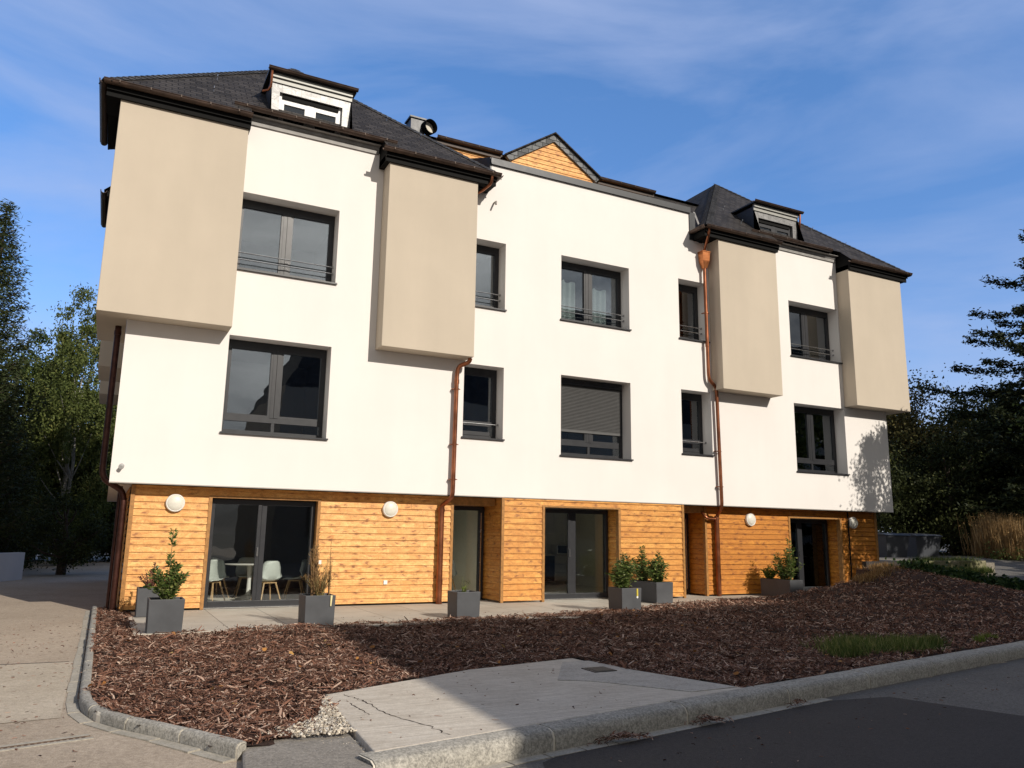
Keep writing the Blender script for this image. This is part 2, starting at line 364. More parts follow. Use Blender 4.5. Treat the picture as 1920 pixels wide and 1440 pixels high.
# mulch bed base
def in_poly(x,y,P):
    x=np.asarray(x); y=np.asarray(y); c=np.zeros(x.shape,bool); n=len(P)
    for i in range(n):
        (x0,y0),(x1,y1)=P[i],P[(i+1)%n]
        with np.errstate(divide='ignore',invalid='ignore'):
            k=((y0>y)!=(y1>y))&(x<(x1-x0)*(y-y0)/(y1-y0+1e-12)+x0)
        c^=k
    return c
SLAB=[(1.87,-8.24),(3.56,-7.52),(5.05,-7.22),(5.15,-8.1),(5.62,-9.45),(1.72,-10.2)]
KL=[(-.05,1.3),(-.05,-7.4),(-.02,-7.85),(.08,-8.25),(.27,-8.62),(.52,-9.0),(.75,-9.4),(.93,-9.72)]   # inner driveway kerb line
BED=[(.0,1.2),(.0,-7.4),(.03,-7.83),(.13,-8.22),(.32,-8.58),(.57,-8.96),(.98,-9.66),(1.3,-9.52),(1.68,-9.4),(1.8,-9.0),(1.9,-8.5)]+SLAB[0:3]+[(5.15,-8.1),(5.66,-9.42)]+\
    [(x,float(kerb_y(x))+.28) for x in (7,9,12,16,20,26)]+[(26,-3.6),(21,-3.2),(20.6,-1.3),(17.6,-1.2),(14,-.6),(12,-1.0),(9,-2.05),(7,-2.5),(.56,-3.0),(.56,.25),(.38,.3),(.38,1.2)]
MULCHB=granular('mulch_base',(.020,.011,.008),(.060,.032,.022),45,1.5,.95,1.0)
grid('mulch_soil',np.arange(-.2,26.2,.14),np.arange(-10.2,1.4,.14),lambda x,y:terr(x,y)-.012+lumps(x,y),MULCHB,keep=lambda x,y:in_poly(x,y,BED))

# patio
pt=MB(); pt.box((.56,-3.02,-.2),(18.4,1.4,-.004)); o=pt.build('patio',TILES); tag(o,kind='structure')
pe=MB(); pe.box((.50,-3.14,-.2),(9.0,-3.024,.006)); pe.box((.50,-3.02,-.2),(.556,-.3,.006)); tag(pe.build('patio_edging',CONC),kind='structure')

SLABM=granular('brushed_slab',(.50,.455,.385),(.66,.60,.51),70,1.6,.85,.25,(.74,.71,.68),.55)
t_=SLABM.node_tree; P_=[n for n in t_.nodes if n.type=='BSDF_PRINCIPLED'][0]; src=P_.inputs['Base Color'].links[0].from_socket
g_=t_.nodes.new('ShaderNodeNewGeometry'); m1=t_.nodes.new('ShaderNodeMapping'); m1.inputs['Rotation'].default_value=(0,0,R_(38)); m1.inputs['Scale'].default_value=(2.2,46,1); n1=t_.nodes.new('ShaderNodeTexNoise'); n1.inputs['Scale'].default_value=1; n1.inputs['Detail'].default_value=4
c1_=t_.nodes.new('ShaderNodeValToRGB'); c1_.color_ramp.elements[0].position=.38; c1_.color_ramp.elements[0].color=(.80,.78,.76,1); c1_.color_ramp.elements[1].position=.6; c1_.color_ramp.elements[1].color=(1,1,1,1)
x1=t_.nodes.new('ShaderNodeMix'); x1.data_type='RGBA'; x1.blend_type='MULTIPLY'; x1.inputs['Factor'].default_value=1
t_.links.new(g_.outputs['Position'],m1.inputs[0]); t_.links.new(m1.outputs[0],n1.inputs[0]); t_.links.new(n1.outputs[0],c1_.inputs[0]); t_.links.new(src,x1.inputs['A']); t_.links.new(c1_.outputs[0],x1.inputs['B']); t_.links.new(x1.outputs['Result'],P_.inputs['Base Color'])
# concrete slab on the bed, service cover strip, kerbs
s=MB(); s.prism([(x,y,-.14) for x,y in SLAB[::-1]],(0,0,.155)); 
slab=s.build('concrete_slab',SLABM,bevel=.012); tag(slab,kind='structure')
CONC2=granular('old_concrete',(.36,.335,.295),(.54,.50,.44),60,3,.9,.7,(.6,.6,.6),.6)
s=MB(); s.prism([(4.15,-8.42,.0155),(4.45,-8.62,.0155),(5.0,-9.42,.0155),(5.57,-9.40,.0155),(5.2,-8.2,.0155),(5.1,-7.5,.0155),(4.75,-7.5,.0155)][::-1],(0,0,.006))
tag(s.build('repair_strip',CONC2),kind='structure')
cr=MB(); q=np.random.RandomState(3)
for off,seed_,k0,k1 in ((0,1,0,46),(-.13,2,10,24)):
    q=np.random.RandomState(seed_); px_=None
    for k in range(k0,k1):
        f=k/46; x=2.02+.30*f+off+.03*math.sin(f*9)+q.normal(0,.010); y=-8.30-1.72*f; wd_=.010*q.uniform(.3,1.8)
        if px_: cr.face([(px_[0],px_[1],.0165),(x,y,.0165),(x+wd_,y,.0165),(px_[0]+px_[2],px_[1],.0165)])
        px_=(x,y,wd_)
tag(cr.build('slab_crack',SOIL),kind='structure')
cov=thing('inspection_cover',(4.85,-8.05,.022),'small dark metal inspection cover set in the grey repair strip of the slab','cover')
m_=MB(); m_.box((4.72,-8.22,.0215),(5.0,-7.95,.030)); m_.build('frame',simple('cast_iron',(.07,.065,.06),.6,.6,bump=.3),cov)
m_=MB()
for k in range(5): m_.box((4.75,-8.19+k*.047,.0305),(4.97,-8.165+k*.047,.035))
m_.build('grate',simple('cast_iron_grate',(.12,.11,.10),.55,.6),cov)

def kerb_run(name,pts,width,ztop,zbot,chamf,seglen,label=None):
    """kerb stones with small mortar joints; pts = front line, width to the left of travel"""
    mb=MB(); jt=MB(); P=[Vector((x,y,0)) for x,y in pts]
    L=[0]
    for a,b in zip(P,P[1:]): L.append(L[-1]+(b-a).length)
    def at(d):
        for i in range(len(P)-1):
            if d<=L[i+1]+1e-6:
                t=(d-L[i])/(L[i+1]-L[i]); return P[i].lerp(P[i+1],t),(P[i+1]-P[i]).normalized()
        return P[-1],(P[-1]-P[-2]).normalized()
    def frame(d):
        p,_=at(d); a,_=at(max(0,d-.08)); b,_=at(min(L[-1],d+.08)); t=(b-a).normalized(); return p,Vector((-t.y,t.x,0))
    n=max(1,round(L[-1]/seglen))
    for k in range(n):
        d0=L[-1]*k/n+.013; d1=L[-1]*(k+1)/n-.013; sub=max(1,int((d1-d0)/.25)); dz=rnd.uniform(-.003,.003)
        rings=[]
        for q in range(sub+1):
            p,nn=frame(d0+(d1-d0)*q/sub); i0=len(mb.v)
            zt=ztop(p.x,p.y)+dz; zb=zbot(p.x,p.y)
            prof=[(0,zb-.05),(0,zt-chamf),(chamf*.35,zt-chamf*.3),(chamf,zt),(width-.012,zt),(width,zt-.012),(width,zb-.05)]
            mb.v+=[(p.x+nn.x*a,p.y+nn.y*a,z) for a,z in prof]; rings.append(i0)
        m=7
        for a,b in zip(rings,rings[1:]):
            for j in range(m-1): mb.f.append((a+j,b+j,b+j+1,a+j+1))
        mb.f.append(tuple(rings[0]+j for j in range(m))); mb.f.append(tuple(rings[-1]+j for j in range(m-1,-1,-1)))
    o=mb.build(name,KERB,smooth=True); tag(o,kind='structure')
    jm=MB(); 
    q=[frame(L[-1]*k/60) for k in range(61)]
    for (p0,n0),(p1,n1) in zip(q,q[1:]):
        pr_=[]
        for p_,n_ in ((p0,n0),(p1,n1)):
            zt=ztop(p_.x,p_.y); zb=zbot(p_.x,p_.y)-.05
            pr_.append([((p_+n_*a).x,(p_+n_*a).y,z_) for a,z_ in ((.008,zb),(.008,zt-chamf-.006),(chamf*.35+.006,zt-chamf*.3-.008),(chamf+.004,zt-.008),(width-.016,zt-.008))])
        for k_ in range(4): jm.face([pr_[0][k_],pr_[1][k_],pr_[1][k_+1],pr_[0][k_+1]])
    tag(jm.build('kerb_mortar',simple('mortar',(.62,.57,.48),.9)),kind='structure')
kerb_run('kerb',[(1.66,-10.42)]+[(x,float(kerb_y(x))) for x in (3,6,9,14,20,26,34)],.25,lambda x,y:.012,lambda x,y:float(road_z(x,y)),.065,1.5)
kerb_run('kerb',KL,.085,lambda x,y:.035,lambda x,y:float(road_z(x,y)),.03,.62)
# gutter stones at the foot of both kerbs
GUTS=granular('gutter_stone',(.30,.275,.23),(.48,.44,.37),70,2.5,.9,.4,(.6,.6,.58),.5)
def setts(P,w,off,ztf,L,name):
    mb=MB()
    for (a,b) in zip(P,P[1:]):
        a=Vector((a[0],a[1],0)); b=Vector((b[0],b[1],0)); t=(b-a); ln=t.length; t.normalize(); nn=Vector((t.y,-t.x,0)); k=max(1,int(ln/L))
        for i in range(k):
            p0=a+t*(ln*i/k+.008); p1=a+t*(ln*(i+1)/k-.008); q=rnd.uniform(-.006,.01); ww=w+q
            z=float(ztf(p0.x,p0.y))-.01
            mb.prism([(*(p0+nn*off).xy,z),(*(p0+nn*(off+ww)).xy,z),(*(p1+nn*(off+ww)).xy,z),(*(p1+nn*off).xy,z)],(0,0,.016+rnd.uniform(0,.003)))
    tag(mb.build(name,GUTS),kind='structure')
setts([(2.0,float(kerb_y(2.0)))]+[(x,float(kerb_y(x))) for x in (4,6.6)],.11,.006,lambda x,y:-.146,.3,'gutter_stones')
setts(KL,.09,.006,road_z,.5,'gutter_stones')
# drain channel at the left
dc=thing('drain_channel',(-.6,-8.85,-.05),'narrow concrete drain channel with rusty slotted grate across the driveway by the kerb bend','drain')
mb=MB(); t=Vector((1,.235,0)).normalized(); nn=Vector((-t.y,t.x,0)); a=Vector((-1.9,-9.19,0))
def strip(mb,a,t,nn,L,o0,o1,z0,z1):
    p=[a+nn*o0,a+t*L+nn*o0,a+t*L+nn*o1,a+nn*o1]; mb.prism([(q.x,q.y,z0) for q in p],(0,0,z1-z0))
strip(mb,a,t,nn,2.02,-.075,-.03,-.07,-.050); strip(mb,a,t,nn,2.02,.03,.075,-.07,-.050); mb.build('channel',GUTS,dc)
mb=MB(); strip(mb,a,t,nn,2.02,-.028,-.018,-.07,-.051); strip(mb,a,t,nn,2.02,.018,.028,-.07,-.051)
for k in range(50): strip(mb,a+t*(k*.04),t,nn,.022,-.018,.018,-.07,-.053)
mb.build('grate',simple('rusty_iron',(.13,.08,.05),.7,.4,var=.3),dc)
# small dark debris heaps at the kerb
def scatter_chips(name,xy,zf,lmin,lmax,wmin,wmax,mat,thick=.25,tilt=.35,zlift=.02,seed=1,parent=None):
    r=np.random.RandomState(seed); n=len(xy); L=r.uniform(lmin,lmax,n)*np.where(r.rand(n)<.06,1.7,1); W=r.uniform(wmin,wmax,n); a=r.uniform(0,2*np.pi,n)
    el=r.normal(0,tilt,n); d=np.stack([np.cos(a)*np.cos(el),np.sin(a)*np.cos(el),np.sin(el)],-1)
    rl=r.normal(0,.5,n); s0=np.stack([-np.sin(a),np.cos(a),np.zeros(n)],-1); upv=np.cross(d,s0)
    s=s0*np.cos(rl)[:,None]+upv*np.sin(rl)[:,None]; u=np.cross(d,s)
    c=np.column_stack([xy,zf(xy[:,0],xy[:,1])+r.uniform(0,zlift,n)]); h=W*thick
    bend=r.normal(0,.12,n)*L
    A=lambda i,j,k,e=0:c+d*(L*i/2)[:,None]+s*((W*j/2)+e*bend)[:,None]+u*(h*k)[:,None]
    P=[A(-1,-.7,0),A(-1,.7,0),A(1,-.5,0),A(1,.5,0),A(0,-1,.0,1),A(0,1,0,1),A(-.95,0,1),A(.95,0,1),A(0,0,1.3,1)]
    V=np.stack(P,1).reshape(-1,3); b=(np.arange(n)*9)[:,None]
    F=np.concatenate([b+np.array(q) for q in ((0,4,8,6),(4,2,7,8),(6,8,5,1),(8,7,3,5))],0)
    F2=F; att=np.repeat(r.rand(n),9); return np_mesh(name,V,F2,mat,parent,att)
CHIP=leafmat('mulch_chip',(.030,.014,.010),(.225,.11,.072),(.54,.40,.31),0,.85)
def sample(n,box_,poly,seed,dens=None,excl=None):
    r=np.random.RandomState(seed); x=r.uniform(box_[0],box_[1],n); y=r.uniform(box_[2],box_[3],n); k=in_poly(x,y,poly)
    if excl is not None: k&=~in_poly(x,y,excl)
    x,y=x[k],y[k]
    if dens is not None: kk=r.rand(len(x))<dens(x,y); x,y=x[kk],y[kk]
    return np.column_stack([x,y])
dist=lambda x,y:np.hypot(x,y+15.5)
xy=sample(230000,(0,9,-10,1.2),BED,3,lambda x,y:np.clip(1.25-dist(x,y)/19,.25,1))
zf=lambda x,y:terr(x,y)+lumps(x,y)
tag(scatter_chips('bark_mulch',xy,zf,.022,.095,.004,.015,CHIP,seed=4),'brown bark mulch covering the bed between the kerbs and the patio','mulch',kind='stuff')
xy=sample(5200,(0,9,-10,1.2),BED,33); tag(scatter_chips('bark_chunks',xy,zf,.07,.16,.010,.030,CHIP,seed=34,zlift=.035),'larger bark pieces lying on the mulch bed','mulch',kind='stuff')
LEAFL=leafmat('fallen_leaf',(.25,.10,.03),(.42,.20,.06),(.5,.36,.14),.1,.8)
xy=sample(260,(0,9,-10,1.2),BED,35); tag(scatter_chips('fallen_leaves',xy,zf,.04,.07,.03,.05,LEAFL,seed=36,zlift=.05,thick=.03),'orange brown fallen leaves on the mulch bed','leaves',kind='stuff')
xy=sample(150000,(9,26,-10,-.5),BED,5,lambda x,y:np.clip(1.1-dist(x,y)/26,.2,1))
tag(scatter_chips('bark_mulch',xy,zf,.03,.11,.008,.024,CHIP,seed=6,tilt=.45,zlift=.03),'dark bark mulch heaped on the mound in front of the right wing','mulch',kind='stuff')
for k,(cx,cy,sx,nn_) in enumerate([(3.75,-10.12,.13,260),(4.75,-9.93,.10,170),(6.05,-9.72,.06,60)]):
    q=np.column_stack([RS.normal(cx,sx,nn_),RS.normal(cy,.035,nn_)])
    q[:,1]=np.minimum(q[:,1],kerb_y(q[:,0])-.02)
    tag(scatter_chips('mulch_debris',q,lambda x,y:-.13+.03*np.exp(-((x-cx)/sx)**2),.02,.05,.006,.012,CHIP,seed=20+k,zlift=.03),['large heap of dark mulch crumbs against the street kerb','smaller heap of dark mulch crumbs right of the large one by the kerb','tiny scatter of mulch crumbs farthest along the kerb'][k],'debris')
r=np.random.RandomState(77)
def litter(n,b,z,seed,lab,mat=None):
    q=np.column_stack([np.random.RandomState(seed).uniform(b[0],b[1],n),np.random.RandomState(seed+1).uniform(b[2],b[3],n)]); q=q[in_poly(q[:,0],q[:,1],b[4])] if len(b)>4 else q
    tag(scatter_chips('litter',q,lambda x,y:z+0*x,.008,.04,.004,.014,mat or CHIP,seed=seed,zlift=.002,tilt=.1),lab,'litter',kind='stuff')
litter(150,(1.7,5.7,-10.2,-7.2,SLAB),.017,300,'loose mulch crumbs and grit scattered on the concrete slab')
litter(500,(-3,.0,-10.5,-1),-.050,302,'grit and bark crumbs scattered on the driveway')
litter(160,(-1.2,-.1,-9,0.5),-.049,304,'bark crumbs along the driveway kerb')
litter(260,(1.9,10,-11.6,-9.3,[(1.9,-10.5),(10,-9.05),(10,-9.6),(4,-11.4),(1.9,-11.6)]),-.139,306,'bark crumbs and leaves lying in the street gutter')
litter(160,(.7,9,-3.0,-1.6),.0,308,'bark crumbs spilled on the patio tiles')
# gravel by the slab
GP=[(1.62,-9.1),(1.80,-8.5),(1.88,-8.3),(1.80,-9.2),(1.72,-10.1),(1.58,-9.75),(1.25,-9.50),(1.0,-9.55),(1.3,-9.3)]
xy=sample(9000,(1,2,-10.3,-8),GP,8,lambda x,y:np.clip(1.2-np.abs(x-1.68)*2.2,.1,1))
tag(scatter_chips('gravel',xy,lambda x,y:np.where(y>-9.6,.0,-.05)+0*x,.012,.035,.010,.022,GRAVELM,thick=.6,tilt=.2,zlift=.02,seed=9),'pale crushed stone between the mulch and the concrete slab','gravel',kind='stuff')
ap=MB(); ap.prism([(x,y,-.12) for x,y in [(1.0,-9.5),(.93,-9.95),(.8,-11.0),(1.6,-11.0),(1.66,-10.4),(1.71,-10.1),(1.78,-9.1),(1.3,-9.3)][::-1]],(0,0,.10)); tag(ap.build('pavement_wedge',granular('asphalt_grey',(.17,.155,.135),(.33,.30,.26),70,1,.92,.7,(.68,.66,.63),.5,.2),bevel=.02),kind='structure')

# right-hand side: upper road, retaining walls
def side_z(x,y): return np.clip(.30+.085*(np.asarray(y)+3.2),-.13,.83)+0*np.asarray(x)
grid('side_road',np.array([20.2,21,22,24,28,34,44,70,120.]),np.array([-7,-6,-5,-4,-3.2,-2.2,-1.2,0,1,2,3,5,9,16,30,60.]),side_z,ASPR,keep=lambda x,y:~((x<23)&(y<-3.0)))
up_=MB(); up_.box((19.7,-.9,-.3),(23.4,30,.835)); tag(up_.build('upper_ground',granular('gravelly_ground',(.16,.14,.11),(.3,.27,.22),30)),kind='structure')
rk=MB(); rk.prism([(20.3,-3.75,.18),(20.42,-3.62,.18),(31,-4.2,.12),(31,-4.35,.12)],(0,0,.20)); tag(rk.build('side_kerb',KERB,bevel=.015),kind='structure')

# ================================================================== THE BUILDING
B=thing('apartment_building',(10.17,0,0),'three storey white rendered apartment building with beige bays, slate roofs and larch clad ground floor','building')
W=20.34; SY=lambda x:W-x
def cells(mb,x0,x1,z0,z1,y,ops,depth=0,back=False):
    xs=sorted({x0,x1,*[o[0] for o in ops],*[o[1] for o in ops]}); zs=sorted({z0,z1,*[o[2] for o in ops],*[o[3] for o in ops]})
    for a,b in zip(xs,xs[1:]):
        if b<=x0 or a>=x1: continue
        for c,d in zip(zs,zs[1:]):
            if d<=z0 or c>=z1: continue
            mx_,mz_=(a+b)/2,(c+d)/2
            if any(o[0]<mx_<o[1] and o[2]<mz_<o[3] for o in ops): continue
            mb.face([(a,y,c),(b,y,c),(b,y,d),(a,y,d)])
    if depth:
        for a,b,c,d in ops:
            e=y+depth
            mb.face([(a,y,c),(a,y,d),(a,e,d),(a,e,c)]); mb.face([(b,y,d),(b,y,c),(b,e,c),(b,e,d)])
            mb.face([(a,y,d),(b,y,d),(b,e,d),(a,e,d)]); mb.face([(b,y,c),(a,y,c),(a,e,c),(b,e,c)])
OPS={'L1':(1.78,3.75,3.22,5.12),'U1':(1.78,3.75,6.44,8.06),'l1':(6.69,7.66,3.47,5.12),'u1':(6.75,7.66,6.44,8.06),
     'L2':(9.15,11.12,3.22,5.12),'U2':(9.15,11.12,6.44,8.06),'l3':(12.68,13.65,3.47,5.12),'u3':(12.68,13.62,6.44,8.06),
     'L4':(16.59,18.56,3.22,5.12),'U4':(16.59,18.56,6.44,8.06)}
ops=list(OPS.values()); D=11.5
wb=MB(); cells(wb,0,7.25,2.24,9.55,0,ops,.30); cells(wb,7.25,13.09,2.24,9.97,0,[]if False else [o for o in ops if False],0)
wb=MB()
def wall_part(x0,x1,z1):
    oo=[o for o in ops if o[1]>x0 and o[0]<x1]; cells(wb,x0,x1,2.24,z1,0,oo,0)
wall_part(0,7.25,9.55); wall_part(7.25,13.09,9.97); wall_part(13.09,W,9.55)
for a,b,c,d in ops:
    e=.43
    wb.face([(a,0,c),(a,0,d),(a,e,d),(a,e,c)]); wb.face([(b,0,d),(b,0,c),(b,e,c),(b,e,d)]); wb.face([(a,0,d),(b,0,d),(b,e,d),(a,e,d)])
    wb.face([(b,0,c),(a,0,c),(a,e,c),(b,e,c)])
wb.face([(0,D,2.24),(0,0,2.24),(0,0,9.55),(0,D,9.55)]); wb.face([(W,0,2.24),(W,D,2.24),(W,D,9.55),(W,0,9.55)]); wb.face([(W,D,2.24),(0,D,2.24),(0,D,9.55),(W,D,9.55)])
wb.face([(0,0,2.24),(0,1.4,2.24),(W,1.4,2.24),(W,0,2.24)]); wb.face([(0,1.4,2.24),(0,D,2.24),(1,D,2.24),(1,1.4,2.24)]); wb.face([(W-1,1.4,2.24),(W-1,D,2.24),(W,D,2.24),(W,1.4,2.24)])
wall=wb.build('render_wall',WHITE,B)
# drip edge under the white render
d_=MB(); d_.box((.0,-.004,2.222),(W,.02,2.239)); d_.build('drip_edge',simple('alu',(.35,.33,.3),.5,.3),B)
# rooms behind the windows
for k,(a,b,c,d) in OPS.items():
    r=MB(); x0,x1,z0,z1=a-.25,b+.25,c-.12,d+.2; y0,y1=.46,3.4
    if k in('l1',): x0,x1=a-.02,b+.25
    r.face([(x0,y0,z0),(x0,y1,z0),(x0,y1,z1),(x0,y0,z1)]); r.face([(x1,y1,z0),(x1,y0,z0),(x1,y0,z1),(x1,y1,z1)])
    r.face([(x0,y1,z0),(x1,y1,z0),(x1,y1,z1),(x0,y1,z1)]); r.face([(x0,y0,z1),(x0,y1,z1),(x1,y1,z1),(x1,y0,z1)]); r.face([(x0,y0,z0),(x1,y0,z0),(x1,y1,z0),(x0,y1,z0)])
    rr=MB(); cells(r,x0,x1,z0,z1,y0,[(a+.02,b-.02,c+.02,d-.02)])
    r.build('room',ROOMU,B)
# windows
def window(a,b,c,d,kind,y=.36):
    sillh=.05; z0=c+sillh; f=MB(); fw_=.065; tw=.13
    f.box((a+.001,y,z0),(a+fw_,y+.07,d-.001)); f.box((b-fw_,y,z0),(b-.001,y+.07,d-.001))
    f.box((a+fw_,y+.001,d-tw),(b-fw_,y+.07,d-.001)); f.box((a+fw_,y+.001,z0),(b-fw_,y+.07,z0+.075))
    panes=[]; xi0,xi1,zi0,zi1=a+fw_,b-fw_,z0+.075,d-tw
    zt=3.62 if c<5 else None
    if kind!='S':
        m=(a+b)/2
        if c<5:
            f.box((xi0,y-.003,zt-.10),(xi1,y+.069,zt)); f.box((m-.03,y+.002,zi0),(m+.03,y+.066,zt-.10))
            panes+= [(xi0,m-.03,zi0,zt-.10),(m+.03,xi1,zi0,zt-.10)]; zi0=zt
        f.box((m-.075,y-.012,zi0),(m-.003,y+.066,zi1)); f.box((m+.003,y-.016,zi0),(m+.075,y+.066,zi1))
        for p,q in ((xi0,m-.075),(m+.075,xi1)):
            s_=.045; f.box((p,y-.006,zi0),(p+s_,y+.06,zi1)); f.box((q-s_,y-.006,zi0),(q,y+.06,zi1)); f.box((p+s_,y-.005,zi0),(q-s_,y+.06,zi0+s_)); f.box((p+s_,y-.005,zi1-s_),(q-s_,y+.06,zi1))
            panes.append((p+s_,q-s_,zi0+s_,zi1-s_))
    else:
        if c<5:
            zt=3.86; f.box((xi0,y-.003,zt-.05),(xi1,y+.069,zt)); panes.append((xi0,xi1,zi0,zt-.05)); zi0=zt
            f.box((xi0,y-.01,z0+.075),(xi1-.1,y,z0+.16))
        s_=.05; p,q=xi0,xi1; f.box((p,y-.006,zi0),(p+s_,y+.06,zi1)); f.box((q-s_,y-.006,zi0),(q,y+.06,zi1)); f.box((p+s_,y-.005,zi0),(q-s_,y+.06,zi0+s_)); f.box((p+s_,y-.005,zi1-s_),(q-s_,y+.06,zi1))
        panes.append((p+s_,q-s_,zi0+s_,zi1-s_))
    fr=f.build('window',FRAME,B)
    for p in panes:
        g=MB(); g.box((p[0],y+.03,p[2]),(p[1],y+.04,p[3])); g.build('pane',GLASS,fr)
    s_=MB(); s_.prism([(a+.002,y,c+.001),(a+.002,-.045,c-.005),(a+.002,-.045,c+.022),(a+.002,y,c+.05)],(b-a-.004,0,0)); s_.box((a-.03,-.046,c-.004),(b+.03,-.002,c+.028)); s_.build('sill',FRAME,fr)
    return fr
for k,o in OPS.items():
    fr=window(*o,'S' if k[0] in 'lu' else 'D')
    a,b,c,d=o
    rails=[(6.74,),(6.88,)] if k[0] in 'uU' else ([(3.84,)] if k[0]=='l' else [])
    for (z,) in rails:
        r=MB(); r.tube([(a+.01,.24,z),(b-.01,.24,z)],.012,8)
        for e in (a+.012,b-.012): r.box((e-.012,.215,z-.022),(e+.012,.265,z+.022))
        r.build('rail',STEEL,fr,smooth=True)
    if k=='L2':
        r=MB(); z=4.97
        while z>3.90:
            r.prism([(a+.07,.325,z),(a+.07,.315,z-.014),(a+.07,.325,z-.030),(a+.07,.348,z-.030),(a+.07,.348,z)],(b-a-.14,0,0)); z-=.034
        r.box((a+.07,.32,3.84),(b-.07,.35,3.90)); r.build('roller_shutter',simple('shutter',(.085,.085,.085),.5,.1),fr)
        r=MB(); r.box((a+.07,.26,4.97),(b-.07,.35,5.10)); r.build('shutter_box',FRAME,fr)
# beige bays
def bay(x0,x1,y0,y1,name='bay'):
    b=MB(); b.box((x0,y0,5.17),(x1,y1,9.19)); return b.build(name,BEIGE,B,bevel=.008)
bb=MB(); bb.prism([(-.5,-.44,5.17),(1.76,-.44,5.17),(1.76,-.001,5.17),(-.001,-.001,5.17),(-.001,2.06,5.17),(-.5,2.06,5.17)],(0,0,4.02)); bb.build('bay',BEIGE,B,bevel=.008)
bay(4.66,6.72,-.44,-.001); bay(13.69,15.74,-.44,-.001)
bb=MB(); bb.prism([(18.59,-.44,5.17),(20.85,-.44,5.17),(20.85,2.06,5.17),(W+.001,2.06,5.17),(W+.001,-.001,5.17),(18.59,-.001,5.17)],(0,0,4.02)); bb.build('bay',BEIGE,B,bevel=.008)
bay(-.5,-.001,4.9,7.0); bay(-.5,-.001,9.2,11.3)
# ---- wood clad ground floor
PITCH=.128
def siding(mb,a,b,z0,z1,ops=()):
    """horizontal lapped boards from point a to b (xy), outward normal = left-hand of a->b rotated -90"""
    a=Vector((a[0],a[1],0)); b=Vector((b[0],b[1],0)); t=(b-a); L=t.length; t.normalize(); n=Vector((t.y,-t.x,0))
    k=math.floor(z0/PITCH)
    while k*PITCH<z1-1e-4:
        c=max(z0,k*PITCH); d=min(z1,(k+1)*PITCH); k+=1
        if d-c<.004: continue
        iv=[(0,L)]
        for (o0,o1,p0,p1) in ops:
            if p0<(c+d)/2<p1:
                nv=[]
                for s0,s1 in iv:
                    if o1<=s0 or o0>=s1: nv.append((s0,s1)); continue
                    if o0>s0: nv.append((s0,o0))
                    if o1<s1: nv.append((o1,s1))
                iv=nv
        for s0,s1 in iv:
            # break into boards with butt joints
            x=s0; 
            while x<s1-1e-4:
                e=min(s1,x+rnd.uniform(1.6,3.4)); 
                if s1-e<.3: e=s1
                j=rnd.uniform(-.001,.002); P=lambda u,o,z:(*(a+t*u+n*(o+j)).xy,z)
                x0,x1=x+(.0015 if x>s0 else 0),e-(.0015 if e<s1 else 0)
                mb.face([P(x0,.034,c+.006),P(x1,.034,c+.006),P(x1,.014,d),P(x0,.014,d)])
                mb.face([P(x0,.006,c),P(x1,.006,c),P(x1,.034,c+.006),P(x0,.034,c+.006)])
                x=e
YW=.30+.03
ZT=2.222
class TR(list): pass
def tr(l_,x0,x1,y0,y1,z0,z1): l_.append(((x0,y0,z0),(x1,y1,z1)))
def trb(l_,parent):
    for a_,b_ in l_: q_=MB(); q_.box(a_,b_); q_.build('trim',TRIM,parent)
# left panel of siding
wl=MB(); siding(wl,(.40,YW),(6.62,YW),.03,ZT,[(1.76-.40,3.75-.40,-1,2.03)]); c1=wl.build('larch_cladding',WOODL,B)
t1=TR(); tr(t1,.37,.44,YW-.042,YW+.05,.0,ZT); tr(t1,1.70,1.76,YW-.04,YW+.2,.0,2.07); tr(t1,3.74,3.80,YW-.04,YW+.2,.02,2.07); tr(t1,1.762,3.738,YW-.04,YW+.2,2.03,2.07); tr(t1,6.60,6.66,YW-.04,YW+.3,.0,ZT); trb(t1,c1)
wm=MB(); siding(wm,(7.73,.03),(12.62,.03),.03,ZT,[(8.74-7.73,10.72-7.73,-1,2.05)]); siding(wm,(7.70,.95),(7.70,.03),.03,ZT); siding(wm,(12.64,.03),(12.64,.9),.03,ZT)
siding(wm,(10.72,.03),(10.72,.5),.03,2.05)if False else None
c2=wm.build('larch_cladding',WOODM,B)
t2=TR(); tr(t2,7.665,7.73,-.012,.05,.0,ZT-.001); tr(t2,12.60,12.665,-.012,.05,0,ZT-.001); tr(t2,8.68,8.74,-.012,.10,0,2.09); tr(t2,10.72,10.78,-.012,.10,0,2.09); tr(t2,8.742,10.718,-.012,.10,2.05,2.09); trb(t2,c2)
rv=MB(); siding(rv,(10.72,.47),(10.72,.102),.03,2.05) ; 
# reveal boards facing left on the right jamb of the middle door
rv=MB(); siding(rv,(10.75,.55),(10.75,.101),.02,2.05); rv.build('reveal_boards',WOODM,c2)
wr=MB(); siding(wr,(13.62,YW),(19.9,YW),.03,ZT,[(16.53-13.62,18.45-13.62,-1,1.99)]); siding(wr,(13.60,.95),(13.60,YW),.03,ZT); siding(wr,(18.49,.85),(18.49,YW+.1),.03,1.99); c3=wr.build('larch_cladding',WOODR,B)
t3=TR(); tr(t3,13.57,13.63,YW-.042,YW+.05,0,ZT); tr(t3,16.47,16.53,YW-.04,YW+.12,0,2.03); tr(t3,18.45,18.51,YW-.04,YW+.09,0,2.03); tr(t3,16.532,18.448,YW-.04,YW+.12,1.99,2.03); tr(t3,19.87,19.96,YW-.042,YW+.05,0,ZT); trb(t3,c3)
cp=MB(); cp.tube([(18.74,YW-.07,0),(18.74,YW-.07,2.2)],.022,8); cp.build('downpipe',BLACK,B,smooth=True)
